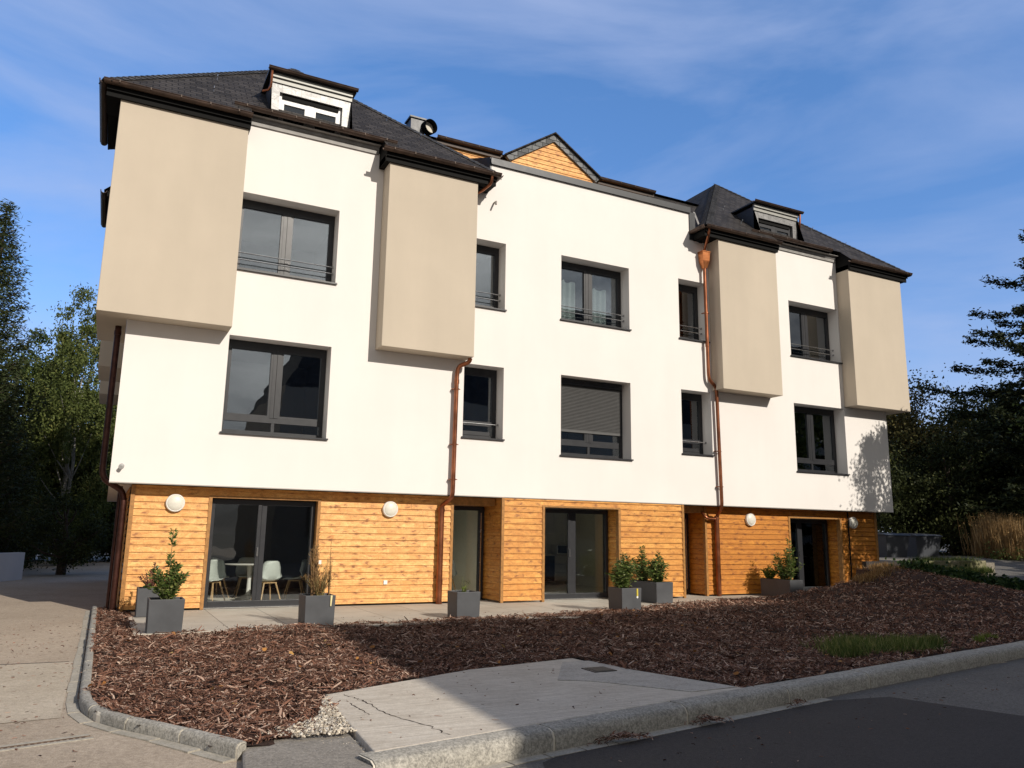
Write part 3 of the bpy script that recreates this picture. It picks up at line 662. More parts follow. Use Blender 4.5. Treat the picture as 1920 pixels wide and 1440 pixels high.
# side walls of the base, recess back walls and heads
for a_,b_ in (((.38,11.3),(.38,YW+.06)),((19.96,YW+.06),(19.96,11.3))): sb=MB(); siding(sb,a_,b_,.03,ZT); sb.build('larch_cladding',WOODM,B)
for a_,b_ in ((6.66,7.66),(12.67,13.56)): hd=MB(); hd.box((a_,.33,2.05),(b_,1.0,2.221)); hd.build('recess_head',TRIM,B)
# ground floor rooms
RMG=MB()
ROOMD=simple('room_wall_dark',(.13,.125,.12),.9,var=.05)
def room(x0,x1,y0,y1,z1,opn,wm_=None):
    r=MB(); r.face([(x0,y0,0),(x0,y1,0),(x0,y1,z1),(x0,y0,z1)]); r.face([(x1,y1,0),(x1,y0,0),(x1,y0,z1),(x1,y1,z1)]); r.face([(x0,y1,0),(x1,y1,0),(x1,y1,z1),(x0,y1,z1)]); r.face([(x0,y0,z1),(x0,y1,z1),(x1,y1,z1),(x1,y0,z1)])
    cells(r,x0,x1,0,z1,y0,opn); r.build('room',wm_ or ROOMW,B)
    f=MB(); f.face([(x0,y0-.1,.001),(x1,y0-.1,.001),(x1,y1,.001),(x0,y1,.001)]); f.build('room_floor',ROOMF,B)
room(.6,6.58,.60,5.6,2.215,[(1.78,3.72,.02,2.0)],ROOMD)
room(6.62,7.66,1.02,5.6,2.214,[(6.70,7.62,.02,2.03)])
room(7.78,12.58,.58,5.6,2.215,[(8.76,10.70,.02,2.03)])
room(12.7,13.52,1.02,3.6,2.213,[(12.75,13.5,.02,2.03)])
room(13.8,19.8,.90,5.6,2.215,[(16.55,18.43,.02,1.97)])
def sliding_door(x0,x1,z1,y,mull,leafside):
    f=MB(); f.box((x0,y,0.012),(x0+.07,y+.12,z1)); f.box((x1-.07,y,.012),(x1,y+.12,z1)); f.box((x0+.07,y+.001,z1-.10),(x1-.07,y+.12,z1)); f.box((x0+.07,y+.001,.012),(x1-.07,y+.12,.13))
    m0,m1=mull; f.box((m0,y-.004,.13),(m0+.07,y+.05,z1-.10)); f.box((m0+.075,y+.02,.13),(m1,y+.11,z1-.10))
    fr=f.build('sliding_door',FRAME,B,bevel=.004)
    g=MB(); g.box((x0+.07,y+.03,.13),(m0,y+.045,z1-.10)); g.build('pane',GLASSD,fr)
    g=MB(); g.box((m1,y+.06,.13),(x1-.07,y+.075,z1-.10)); g.build('pane',GLASSD,fr)
    s_=MB(); s_.box((x0,y-.05,.004),(x1,y-.001,.02)); s_.build('threshold',STEEL,fr)
    h=MB(); h.box((m0+.02,y-.03,.95),(m0+.045,y-.005,1.12)); h.build('handle',STEEL,fr)
    return fr
sliding_door(1.77,3.73,2.02,.46,(2.63,2.80),0)
sliding_door(8.75,10.71,2.04,.42,(9.60,9.82),0)
sliding_door(16.54,18.44,1.98,.74,(17.25,17.45),0)
# jamb linings
jb=MB(); jb.box((3.731,YW+.2,.0),(3.74,.6,2.03)); jb.box((1.755,.5,2.021),(3.74,.6,2.06)); jb.build('door_lining',BLACK,B)
def single_door(x0,x1,z1,y):
    f=MB(); f.box((x0,y,.012),(x0+.06,y+.1,z1)); f.box((x1-.12,y,.012),(x1,y+.1,z1)); f.box((x0+.06,y+.001,z1-.09),(x1-.12,y+.1,z1)); f.box((x0+.06,y+.001,.012),(x1-.12,y+.1,.09))
    fr=f.build('door',FRAME,B,bevel=.004); g=MB(); g.box((x0+.06,y+.04,.09),(x1-.12,y+.055,z1-.09)); g.build('pane',GLASSD,fr)
    h=MB(); h.box((x1-.10,y-.03,.13),(x1-.075,y-.001,z1-.14)); h.build('handle',STEEL,fr)
single_door(6.68,7.66,2.045,.88); single_door(12.74,13.52,2.045,.90)
# lamps, sensor, socket, spout
for x in (1.12,5.23,15.09,18.95):
    l=MB(); l.lathe([(0,.0),(.165,.0),(.165,.045),(.158,.06),(.148,.066),(.140,.062)],(x,YW-.03,1.91),'Y'); lo=l.build('wall_lamp',WHITEP,B,smooth=True)
    l=MB(); l.lathe([(.141,.060),(.12,.076),(.07,.090),(0.001,.095)],(x,YW-.03,1.91),'Y'); l.build('diffuser',simple('opal',(.70,.68,.60),.4,var=.05,scale=30),lo,smooth=True)
l=MB(); l.lathe([(.045,.0),(.045,.02),(.03,.03),(.001,.03)],(.17,0,2.52+1.42-1.42),'Y',14); l.tube([(.17,-.02,2.51),(.155,-.10,2.49)],[.03,.035],10); l.build('security_sensor',simple('grey_plastic',(.35,.35,.34),.5),B,smooth=True)
l=MB(); l.box((5.16,YW-.05,.40),(5.24,YW-.03,.48)); l.build('socket',WHITEP,B,bevel=.005)
l=MB(); l.tube([(7.33,0,9.0),(7.33,-.12,8.99),(7.30,-.17,8.90)],.022,8); l.build('overflow_spout',simple('spout_grey',(.3,.28,.25),.5,.4),B,smooth=True)
# ---- roofs
SL=.917; Z0=9.43; YE=-.60
def gutter(path,parent,r=.068,brk=True,mat=None):
    """half-round gutter swept along a horizontal path, rim at path height"""
    mb=MB(); path=[Vector(p) for p in path]; rings=[]
    for i,p in enumerate(path):
        if i==0: d=(path[1]-p).normalized(); k=1
        elif i==len(path)-1: d=(p-path[i-1]).normalized(); k=1
        else:
            d0=(p-path[i-1]).normalized(); d1=(path[i+1]-p).normalized(); d=(d0+d1).normalized(); k=1/max(.3,d.dot(d1))
        n=Vector((d.y,-d.x,0))*k; rings.append(len(mb.v)); 
        for a in range(9):
            t=math.pi*a/8; mb.v.append(tuple(p+n*math.cos(t)*r+Vector((0,0,-math.sin(t)*r))))
        for a in range(9):
            t=math.pi*(8-a)/8; mb.v.append(tuple(p+n*math.cos(t)*(r-.008)+Vector((0,0,-math.sin(t)*(r-.008)))))
    for a,b in zip(rings,rings[1:]):
        for k in range(18): mb.f.append((a+k,a+(k+1)%18,b+(k+1)%18,b+k))
    mb.f.append(tuple(rings[0]+k for k in range(18))); mb.f.append(tuple(rings[-1]+k for k in range(17,-1,-1)))
    # front bead
    bd=[p+Vector(((path[min(i+1,len(path)-1)]-path[max(i-1,0)]).normalized().y*r,-(path[min(i+1,len(path)-1)]-path[max(i-1,0)]).normalized().x*r,.003)) for i,p in enumerate(path)] if len(path)==2 else []
    if bd: mb.tube(bd,.011,6)
    g=mb.build('gutter',mat or GUT,parent,smooth=True)
    if brk:
        BR=simple('bracket',(.09,.065,.05),.6,.3) if 'bracket' not in bpy.data.materials else bpy.data.materials['bracket']
        for a,b in zip(path,path[1:]):
            L=(b-a).length; t=(b-a).normalized(); n=Vector((t.y,-t.x,0)); q=int(L/.55)
            for i in range(q+1):
                p=a+t*(L*(i+.5)/(q+1)); c=p+n*(r+.004)
                bm_=MB(); bm_.prism([tuple(c+t*-.008+Vector((0,0,-.03))),tuple(c+t*.008+Vector((0,0,-.03))),tuple(c+t*.011+Vector((0,0,.016))),tuple(c+t*-.011+Vector((0,0,.016)))],tuple(n*.006)); bm_.build('bracket',BR,g)
    return g
def wing(x0,x1,n0,n1,dx0,dx1,capside):
    hw=(x1-x0)/2; xc=(x0+x1)/2; yp=YE+hw; zp=Z0+SL*hw; yb=D+.85; yq=yb-hw
    z=lambda y:Z0+SL*(y-YE)
    r=MB(); yn=-.20
    r.face([(x0,YE,Z0),(n0,YE,Z0),(n0,yn,z(yn)),(n1,yn,z(yn)),(n1,YE,Z0),(x1,YE,Z0),(xc,yp,zp)])
    side=[(2.08,4.71),(7.21,9.3),(11.8,30)]
    def sidepts(xe,sg):
        pts=[(xe,YE,Z0)]
        for a,b in side:
            if a>yb: break
            b=min(b,yb); xi=xe+sg*.5; zi=Z0+SL*.5
            pts+=[(xe,a,Z0),(xi,a,zi),(xi,b,zi)]
            if b<yb: pts.append((xe,b,Z0))
        return pts
    L=sidepts(x0,1); r.face([(xc,yp,zp)]+[(xc,yq,zp)]+[(x0+.5,yb,Z0+SL*.5)] + L[::-1] if False else L+[(xc,yq,zp),(xc,yp,zp)])
    L=sidepts(x1,-1); r.face([(xc,yp,zp),(xc,yq,zp)]+L[::-1])
    r.face([(x1-.5,yb,Z0+.45),(x0+.5,yb,Z0+.45),(xc,yq,zp)])
    ro=r.build('roof',SLATE,B)
    # overlapping hip slates
    h=MB()
    for (ex,sg) in ((x0,1),(x1,-1)):
        a=Vector((ex,YE,Z0)); b=Vector((xc,yp,zp)); L_=(b-a).length; t=(b-a)/L_; k=int(L_/.16)
        nF=Vector((0,-SL,1)).normalized(); nS=Vector((-sg*SL,0,1)).normalized()
        for nn_ in (nF,nS):
            side_=t.cross(nn_).normalized()
            inward=(Vector((0,1,SL)) if nn_==nS else Vector((sg,0,0)))
            if nn_==nF and side_.x*sg<0: side_=-side_
            if nn_==nS and side_.y<0: side_=-side_
            for i in range(k):
                p=a+t*(L_*i/k); q=p+t*.19; up0=nn_*.022; up1=nn_*.008
                h.face([tuple(p+up0),tuple(q+up1),tuple(q+side_*.17+up1),tuple(p+side_*.17+up0)])
                h.face([tuple(p+up0),tuple(p+side_*.17+up0),tuple(p+side_*.17),tuple(p)])
    h.build('hip_slates',slate('slate_hip',(.05,.05,.053)),ro)
    # eaves: fascia, sloped soffit and black moulding
    e=MB()
    def eave(a,b,y_out,y_in,zo,zi,mold=True):
        e=MB()
        e.box((a,y_out+.055,zo-.15),(b,y_out+.075,zo-.02)); 
        e.face([(a,y_out+.06,zo-.149),(b,y_out+.06,zo-.149),(b,y_in,zi),(a,y_in,zi)])
        if mold: e.box((a+.001,y_in+.005,9.175),(b-.001,y_in+.055,zi+.01)); e.box((a,y_in+.061,9.192),(b,.3,zi+.0))
        e.build('eaves',BLACK,ro)
    eave(x0+.06,n0,YE,-.50,Z0,9.33); eave(n1,x1-.06,YE,-.50,Z0,9.33)
    # returns on the sides
    for xe,sg in ((x0,1),(x1,-1)):
        segs=[(YE+.10,2.08)]+([(4.71,7.21),(9.3,11.8)])
        for a,b in segs:
            e=MB(); xs=sorted((xe+sg*.08,xe+sg*.11)); e.box((xs[0],a,Z0-.15),(xs[1],b,Z0-.02))
            e.face([(xe+sg*.08,a,Z0-.15),(xe+sg*.08,b,Z0-.15),(xe+sg*.36,b,9.36),(xe+sg*.36,a,9.36)])
            xs=sorted((xe+sg*.26,xe+sg*.36)); e.box((xs[0],a+.25 if a<0 else a,9.17),(xs[1],b,9.365)); e.build('eaves',BLACK,ro)
    # ends of the raised eaves
    for xx in (n0,n1): e=MB(); e.face([(xx,YE+.06,Z0-.15),(xx,-.47,9.18),(xx,0.0,9.18),(xx,0.0,9.90),(xx,-.20,z(-.20)-.01),(xx,YE+.06,Z0+.04)]); e.build('eaves_return',BLACK,ro)
    e.box((x0+.30,-.06,9.19),(x0+.36,6,9.6)) if False else None
    eo=ro
    zz=MB(); zz.box((n0+.03,-.035,9.51),(n1-.03,-.001,9.606)); zz.box((n0+.03,-.055,9.605),(n1-.03,-.001,9.67)); zz.box((n0+.02,-.15,9.675),(n1-.02,-.001,9.685)); zz.build('fascia',ZINC,eo)
    gutter([(n0-.0-dx0,YE-.02,Z0-.02),(x0-.0,YE-.02,Z0-.02)][::-1],ro) if False else None
    gutter([(x0,YE-.01,Z0-.015),(n0+.0,YE-.01,Z0-.015)],ro); gutter([(n1-.1,YE-.01,Z0-.015),(x1,YE-.01,Z0-.015)],ro)
    gutter([(dx0,-.23,z(-.20)-.02),(dx1,-.23,z(-.20)-.02)],ro)
    # side gutters
    for xe,sg in ((x0,1),(x1,-1)):
        p0,p1=(xe+sg*-.0,YE,Z0-.015),(xe,2.08,Z0-.015)
        gutter([p1,p0] if sg>0 else [p0,p1],ro,brk=False)
        p0,p1=(xe,4.71,Z0-.015),(xe,7.21,Z0-.015); gutter([p1,p0] if sg>0 else [p0,p1],ro,brk=False)
    # roof hooks
    hk=MB()
    for (hx,hy) in ((x0+1.9,.1),(x0+2.0,.9),(x1-1.6,.4),(x1-2.2,1.1)):
        p=Vector((hx,hy,z(hy)+.01)); hk.tube([p,p+Vector((0,-.02,.05)),p+Vector((0,-.06,.06)),p+Vector((0,-.07,.1))],.008,6)
    hk.build('roof_hook',STEEL,ro)
    return ro,z
r1,zr=wing(-.80,7.20,1.79,4.55,1.47,4.85,1)
r2o,_=wing(13.14,21.14,15.78,18.60,15.05,18.2,-1)
# dormers
def dormer(x0,x1,zt,frm,gut_side,ro):
    yf=.0; zb=zr(yf)-.25; z=zr
    d=MB(); wx0,wx1,wz1=x0+.26,x1-.26,zt-.40
    cells(d,x0+.08,x1-.08,zb,zt-.14,yf,[(wx0,wx1,zb-1,wz1)],0)
    for e_ in (wx0,wx1): d.face([(e_,yf,zb),(e_,yf,wz1),(e_,yf+.10,wz1),(e_,yf+.10,zb)])
    d.face([(wx0,yf,wz1),(wx1,yf,wz1),(wx1,yf+.1,wz1),(wx0,yf+.1,wz1)])
    dm=M('dormer_slate',.42,.5,.25); uv=dm.uv(); b=dm.n('ShaderNodeTexBrick'); dm.l(uv,b.inputs['Vector']); b.offset=.0
    for k,v in (('Scale',1),('Brick Width',.20),('Row Height',.60),('Mortar Size',.004)): b.inputs[k].default_value=v
    n=dm.noise(dm.map(uv,(5,8,1)),1,5,.7,1.2); cc=dm.mix(dm.ramp(n,(.3,0),(.7,1)),(.13,.13,.13),(.30,.30,.30)); cc=dm.mix(b.outputs['Fac'],cc,(.10,.10,.10)); dm.col(cc); dm.bump(n,.3,.01)
    do=d.build('dormer',dm.m,ro)
    c=MB(); yb=lambda zz:(zz-Z0)/SL+YE
    for e_ in (x0+.08,x1-.08): c.face([(e_,yf,zb),(e_,yf,zt-.10),(e_,yb(zt-.10),zt-.10),(e_,yb(zb)+.0,zb)])
    c.box((x0+.0,yf-.10,zt-.04),(x1,yb(zt)+.02,zt)); c.build('cheek',ZDARK,do)
    l=MB(); l.box((x0+.07,yf-.03,zt-.22),(x1-.07,yf-.002,zt-.13)); l.box((x0+.07,yf-.07,zt-.125),(x1-.07,yf-.002,zt-.045)) ; l.build('lintel',simple('pale_zinc',(.30,.30,.28),.5,.2),do)
    gutter([(x0-.02,yf-.15,zt+.02),(x1+.02,yf-.15,zt+.02)],do,r=.05,brk=False)
    xx=x0+.06 if gut_side<0 else x1-.06
    p=MB(); p.tube([(xx,yf-.12,zt),(xx,yf-.10,zt-.30),(xx,yf-.09,zt-.38),(xx-.04*1,yf-.04,zt-.45),(xx-.14,yf+.02,zt-.47)] if gut_side<0 else [(xx,yf-.12,zt),(xx,yf-.10,zt-.30),(xx,yf-.09,zt-.38),(xx+.05,yf-.02,zt-.46),(xx+.12,yf+.02,zt-.48)],.026,8); p.build('dormer_pipe',COPPER,do,smooth=True)
    f=MB(); m=(wx0+wx1)/2; yy=yf+.08; z0_=zb
    f.box((wx0,yy,z0_),(wx0+.07,yy+.06,wz1)); f.box((wx1-.07,yy,z0_),(wx1,yy+.06,wz1)); f.box((wx0+.07,yy+.001,wz1-.16),(wx1-.07,yy+.06,wz1-.10)); f.box((m-.07,yy-.004,z0_),(m+.07,yy+.06,wz1-.10))
    for p_,q_ in ((wx0+.07,m-.07),(m+.07,wx1-.07)):
        f.box((p_,yy-.008,z0_),(p_+.045,yy+.05,wz1-.161)); f.box((q_-.045,yy-.008,z0_),(q_,yy+.05,wz1-.161)); f.box((p_+.045,yy-.007,wz1-.21),(q_-.045,yy+.05,wz1-.161))
    fo=f.build('dormer_window',frm,do)
    s_=MB(); s_.box((wx0+.07,yy-.03,wz1-.10),(wx1-.07,yy+.06,wz1)); s_.build('shutter_box',BLACK,do)
    for p_,q_ in ((wx0+.115,m-.115),(m+.115,wx1-.115)):
        g=MB(); g.box((p_,yy+.02,z0_),(q_,yy+.03,wz1-.21)); g.build('pane',DGL,do)
    bk=MB(); bk.box((wx0+.0,yy+.3,zb),(wx1,yy+.32,wz1)); bk.build('blind',WHITEP,do)
DGL=glass('dormer_glass',(.5,.52,.55),2.6)
dormer(2.10,3.94,10.80,simple('white_frame',(.66,.66,.66),.4),-1,r1)
dormer(15.34,17.18,10.74,FRAME,1,r2o)
# ---- middle block top: parapet, terrace, set-back wood storey with gable
pp=MB(); pp.box((7.22,-.05,9.97),(13.12,.35,10.10)); pp.box((7.23,-.055,9.94),(13.11,-.002,9.969))
pp.box((13.091,-.03,9.20),(13.28,.5,9.969)); pp.build('parapet_cap',ZDARK,B)
ck=MB(); ck.prism([(7.21,.0,9.3),(7.21,.0,10.12),(7.21,1.75,10.86),(7.21,2.4,10.9),(7.21,2.4,9.3)],(.04,0,0)); ck.build('parapet_cheek',ZDARK,B)
tz=MB(); tz.face([(7.25,.35,10.0),(13.09,.35,10.0),(13.09,2.4,10.35),(7.25,2.4,10.35)]); tz.build('terrace_roof',ZDARK,B)
fl=MB(); fl.prism([(13.30,-.30,9.22),(13.36,-.30,9.22),(13.62,.35,10.2),(13.56,.35,10.2)],(0,.02,.03)); fl.build('flashing',ZINC,B)
att=MB(); siding(att,(6.85,2.43),(13.5,2.43),10.2,11.52); ao=att.build('attic_cladding',WOODL,B)
sm=MB(); 
for a,b in ((4.2,6.85),(13.5,16.1)): sm.face([(a,1.0,10.1),(b,1.0,10.1),(b,2.40,11.55),(a,2.40,11.55)])
sm.face([(4.2,2.36,11.62),(16.1,2.36,11.62),(16.1,8.0,12.9),(4.2,8.0,12.9)]); sm.face([(16.1,10.9,11.6),(4.2,10.9,11.6),(4.2,8.0,12.9),(16.1,8.0,12.9)])
sm.face([(4.2,11.4,9.5),(4.2,10.9,11.6),(16.1,10.9,11.6),(16.1,11.4,9.5)])
mo=sm.build('roof',SLATE,B)
gutter([(6.72,2.28,11.62),(8.62,2.28,11.62)],mo); gutter([(11.72,2.28,11.62),(13.75,2.28,11.62)],mo)
for a_,b_ in ((6.72,8.7),(11.64,13.75)): sf=MB(); sf.box((a_,2.33,11.46),(b_,2.42,11.57)); sf.build('soffit_board',simple('brown_soffit',(.05,.03,.02),.6),mo)
gc=10.17; 
gb=MB()
k=10.3
# gable boards clipped to the triangle
z=10.25
while z<12.28:
    z1=min(z+PITCH,12.30); hw=lambda zz:min(1.30,max(0.0,(12.30-zz)/.655))
    hwa,hwb=hw(z),hw(z1)
    gb.face([(gc-hwa,2.17,z+.004),(gc+hwa,2.17,z+.004),(gc+hwb,2.188,z1),(gc-hwb,2.188,z1)]); gb.face([(gc-hwa,2.188,z),(gc+hwa,2.188,z),(gc+hwa,2.17,z+.004),(gc-hwa,2.17,z+.004)])
    z+=PITCH
go=gb.build('gable_cladding',WOODL,B)
gs=MB()
for sg in (-1,1):
    gs.prism([(gc,2.12,12.50),(gc+sg*1.50,2.12,11.49),(gc+sg*1.38,2.12,11.36),(gc,2.12,12.27)],(0,.10,0))
gsm=slate('slate_pale',(.16,.165,.17)); gs.build('verge_slates',gsm,go)
gr=MB(); 
for sg in (-1,1): gr.prism([(gc,2.05,12.53),(gc+sg*1.56,2.05,11.50),(gc+sg*1.56,2.05,11.46),(gc,2.05,12.49)],(0,5.0,0))
gr.build('roof',SLATE,B)
gw=MB(); gw.box((gc-1.32,2.195,10.2),(gc-1.30,2.4,11.5)); gw.box((gc+1.30,2.195,10.2),(gc+1.32,2.4,11.5)); gw.build('gable_return',WOODL,go)
# vent
v=MB(); v.box((6.38,3.4,11.9),(6.78,3.8,12.62)); v.box((6.34,3.36,12.625),(6.82,3.84,12.67)); vo=v.build('roof_vent',ZDARK,B)
v=MB(); c_=Vector((6.86,3.42,12.42)); dd=Vector((.25,-1,-.05)).normalized(); v.tube([c_+dd*.0,c_+dd*.20],[.20,.205],24,cap=False); v.tube([c_+dd*.20,c_+dd*.0],[.185,.185],24,cap=False); v.build('duct',BLACK,vo,smooth=True)
v=MB(); v.tube([c_+dd*.02,c_+dd*.03],[.183,.183],24); v.build('duct_liner',simple('liner',(.6,.56,.48),.5),vo)
v=MB(); v.tube([(8.1,3.2,11.9),(8.1,3.2,12.12)],.12,14); v.build('roof_vent',ZDARK,B,smooth=True)
# ---- copper pipes
def pipe(path,rad,name='downpipe',mat=COPPER,cuffs=(),brk=()):
    # rounded bends
    P=[Vector(p) for p in path]; Q=[P[0]]
    for i in range(1,len(P)-1):
        a=(P[i-1]-P[i]); b=(P[i+1]-P[i]); la=min(.09,a.length*.45); lb=min(.09,b.length*.45); a.normalize(); b.normalize()
        for t in (0,.25,.5,.75,1):
            p0=P[i]+a*la; p1=P[i]; p2=P[i]+b*lb; Q.append(p0*(1-t)**2+p1*2*t*(1-t)+p2*t*t)
    Q.append(P[-1]); mb=MB(); mb.tube(Q,rad,14); o=mb.build(name,mat,B,smooth=True)
    if cuffs:
        for q,h in cuffs: c=MB(); q=Vector(q); c.tube([q,q+Vector((0,0,h))],rad+.008,14); c.build('cuff',mat,o,smooth=True)
    if brk:
        for q in brk: c=MB(); q=Vector(q); c.tube([q+Vector((0,0,-.012)),q+Vector((0,0,.012))],rad+.014,12); c.box(q+Vector((-.09,.0,-.008)),q+Vector((-.05,.10,.008))); c.box(q+Vector((.05,.0,-.008)),q+Vector((.09,.02,.008))); c.build('clamp',mat,o)
    return o
pipe([(6.70,-.30,5.17),(6.68,-.28,5.08),(6.50,-.12,5.00),(6.48,-.10,4.80),(6.46,-.10,2.24),(6.43,-.04,2.14),(6.34,.18,2.02),(6.34,.20,1.90)],.047,cuffs=[((6.48,-.10,4.62),.09)],brk=[(6.47,-.10,3.3),(6.465,-.10,2.56),(6.48,-.1,4.5)])
pipe([(6.34,.20,1.98),(6.34,.20,.0)],.062,cuffs=[((6.34,.20,.40),.08),((6.34,.20,1.88),.07),((6.34,.20,.0),.03)])
# right pipe with hopper
h=MB(); 
def frus(mb,c,a0,b0,a1,b1,z0,z1):
    p=[(c[0]-a0,c[1]-b0,z0),(c[0]+a0,c[1]-b0,z0),(c[0]+a0,c[1]+b0,z0),(c[0]-a0,c[1]+b0,z0)]; q=[(c[0]-a1,c[1]-b1,z1),(c[0]+a1,c[1]-b1,z1),(c[0]+a1,c[1]+b1,z1),(c[0]-a1,c[1]+b1,z1)]
    n=len(mb.v); mb.v+=p+q
    for f in ((0,3,2,1),(4,5,6,7),(0,1,5,4),(1,2,6,5),(2,3,7,6),(3,0,4,7)): mb.f.append(tuple(n+i for i in f))
frus(h,(13.47,-.12),.11,.09,.125,.10,8.62,8.86); frus(h,(13.47,-.12),.05,.05,.11,.09,8.42,8.62); frus(h,(13.47,-.12),.135,.11,.135,.11,8.86,8.885)
h.build('rainwater_hopper',COPBR,B,bevel=.006)
pipe([(13.47,-.12,8.44),(13.49,-.12,5.55),(13.52,-.12,5.42),(13.72,-.13,5.25),(13.75,-.11,5.08),(13.80,-.10,2.24),(13.81,-.04,2.14),(13.88,.16,2.02),(13.88,.20,1.90)],.045,mat=simple('copper_clean',(.30,.11,.055),.38,.85,var=.3,scale=3),cuffs=[((13.48,-.12,6.3),.08)],brk=[(13.765,-.10,3.6),(13.785,-.10,2.7),(13.485,-.12,7.2)])
pipe([(13.88,.20,1.98),(13.88,.20,.0)],.060,cuffs=[((13.88,.20,.40),.08),((13.88,.20,1.88),.07)])
pipe([(13.52,.33,2.06),(13.52,.22,1.96),(13.60,.20,1.90),(13.88,.20,1.90)],.035)
pipe([(13.30,-.55,9.36),(13.31,-.50,9.2),(13.42,-.25,9.02),(13.46,-.14,8.88)],.035)
pipe([(7.0,-.58,9.36),(7.0,-.54,9.2),(6.9,-.30,9.1),(6.78,-.06,9.06)],.035)
DKP=simple('dark_copper',(.075,.030,.022),.35,.7,var=.3)
pipe([(-.13,.62,5.2),(-.13,.62,2.46),(-.08,.60,2.30),(.22,.52,2.12),(.27,.50,1.95),(.27,.50,.0)],.055,mat=DKP,cuffs=[((-.13,.62,5.0),.08)])
pipe([(.20,.72,2.2),(.20,.72,.0)],.04,mat=DKP)

# ================================================================== VEGETATION
def leaves(C,Dv,L,Wd,seed,fold=.25):
    """C centres, Dv unit long axes; returns V,F: folded diamond leaves of 2 quads? -> single quad diamonds"""
    r=np.random.RandomState(seed); n=len(C); q=r.normal(size=(n,3)); s=np.cross(Dv,q); s/=np.linalg.norm(s,axis=1)[:,None]+1e-9
    L=np.asarray(L)*np.ones(n); Wd=np.asarray(Wd)*np.ones(n)
    up_=np.cross(s,Dv)
    a=C-Dv*(L/2)[:,None]; b=C+s*(Wd/2)[:,None]+up_*(Wd*fold*.5)[:,None]-Dv*(L*.06)[:,None]; c=C+Dv*(L/2)[:,None]; d=C-s*(Wd/2)[:,None]+up_*(Wd*fold*.5)[:,None]-Dv*(L*.06)[:,None]
    V=np.stack([a,b,c,d],1).reshape(-1,3); F=(np.arange(n)*4)[:,None]+np.arange(4); return V,F
def unit(v): return v/(np.linalg.norm(v,axis=1)[:,None]+1e-9)
LM={'birch':leafmat('birch_leaf',(.048,.066,.018),(.115,.14,.038),(.27,.25,.085)),'dark':leafmat('dark_leaf',(.018,.026,.009),(.055,.065,.020),(.12,.115,.035)),
    'mid':leafmat('green_leaf',(.035,.060,.016),(.09,.12,.03),(.16,.18,.06)),'pine':leafmat('pine_needle',(.018,.028,.011),(.055,.070,.024),(.15,.10,.04),.1),
    'spruce':leafmat('spruce_needle',(.012,.018,.008),(.034,.044,.016),(.07,.065,.025),.1),'autumn':leafmat('autumn_leaf',(.045,.050,.016),(.12,.10,.035),(.2,.12,.05)),
    'laurel':leafmat('laurel_leaf',(.035,.065,.016),(.13,.18,.045),(.32,.34,.12),.25,.35),'yel':leafmat('yellow_green_leaf',(.08,.13,.02),(.18,.24,.04),(.28,.30,.08)),
    'dry':leafmat('dry_stem',(.13,.075,.03),(.32,.20,.085),(.48,.34,.17),.15,.8),'red':leafmat('reddish_leaf',(.13,.045,.035),(.26,.12,.09),(.34,.20,.13)),
    'ivy':leafmat('ivy_leaf',(.012,.030,.010),(.040,.075,.02),(.09,.12,.04)),'grass':leafmat('grass_blade',(.045,.080,.018),(.15,.19,.05),(.38,.33,.14))}
BIRCHB=granular('birch_bark',(.30,.28,.25),(.52,.50,.46),6,3,.8,.3,(.15,.13,.12),.8)
def crown_tree(name,x,y,h,cr,zlo,mat,nleaf,lsize,seed,label,cat='tree',group=None,base=0,trunk=.16,bark=BARK,droop=0,ncl=60,sd=.42,flat=1.0):
    t=thing(name,(x,y,base),label,cat,group); r=np.random.RandomState(seed); rr=random.Random(seed)
    zc=(zlo+h)/2; hz=(h-zlo)/2
    cl=[]
    while len(cl)<ncl:
        p=r.uniform(-1,1,3); q=np.linalg.norm(p)
        if q<1 and q>.25: 
            prof=1-.35*max(0,p[2]); cl.append([p[0]*cr*prof*flat,p[1]*cr*prof,p[2]*hz+zc])
    cl=np.array(cl)*np.array([1,1,1]); k=r.randint(0,ncl,nleaf); s_=sd*cr/2.2*r.uniform(.5,1.3,ncl)[k]
    off=r.normal(size=(nleaf,3))*s_[:,None]*np.array([1,1,.75])
    P=cl[k]+off
    dr=unit(r.normal(size=(nleaf,3))+np.array([0,0,-.4-droop]))
    if droop:
        m=r.rand(nleaf)<.6; st=r.randint(0,260,nleaf); anc=cl[r.randint(0,ncl,260)]+r.normal(size=(260,3))*np.array([.5,.5,.3])*cr/2.2; ln=r.uniform(.6,2.4,260)*droop
        u=r.rand(nleaf); hang=anc[st]+np.stack([r.normal(0,.05,nleaf),r.normal(0,.05,nleaf),-u*ln[st]],-1); P[m]=hang[m]
    V,F=leaves(P,dr,lsize*r.uniform(.6,1.4,nleaf),lsize*.55*r.uniform(.7,1.3,nleaf),seed+1)
    tone=np.clip(.5*r.rand(nleaf)+.5*r.rand(ncl)[k],0,1)
    V=V+np.array([x,y,base]); np_mesh('crown',V,F,mat,t,np.repeat(tone,4))
    mb=MB(); top=Vector((x+rr.uniform(-.2,.2),y,base+h*.86)); pth=[Vector((x,y,base-.1))]
    for i in range(1,7):
        f=i/6; pth.append(Vector((x,y,base)).lerp(top,f)+Vector((rr.uniform(-.12,.12),rr.uniform(-.12,.12),0))*f)
    mb.tube(pth,[trunk*(1-.85*i/6) for i in range(7)],9)
    for i in range(min(ncl,12 if bark is BIRCHB else 26)):
        c=Vector(cl[i])+Vector((x,y,base)); f=max(.18,min(.9,(cl[i][2]/h)-.14)); a=pth[0].lerp(top,f); m_=a.lerp(c,.5)+Vector((0,0,-.12))
        mb.tube([a,m_,c],[trunk*.34*(1-f*.5),trunk*.2,trunk*.05],5,cap=False)
    mb.build('trunk',bark,t,smooth=True); return t
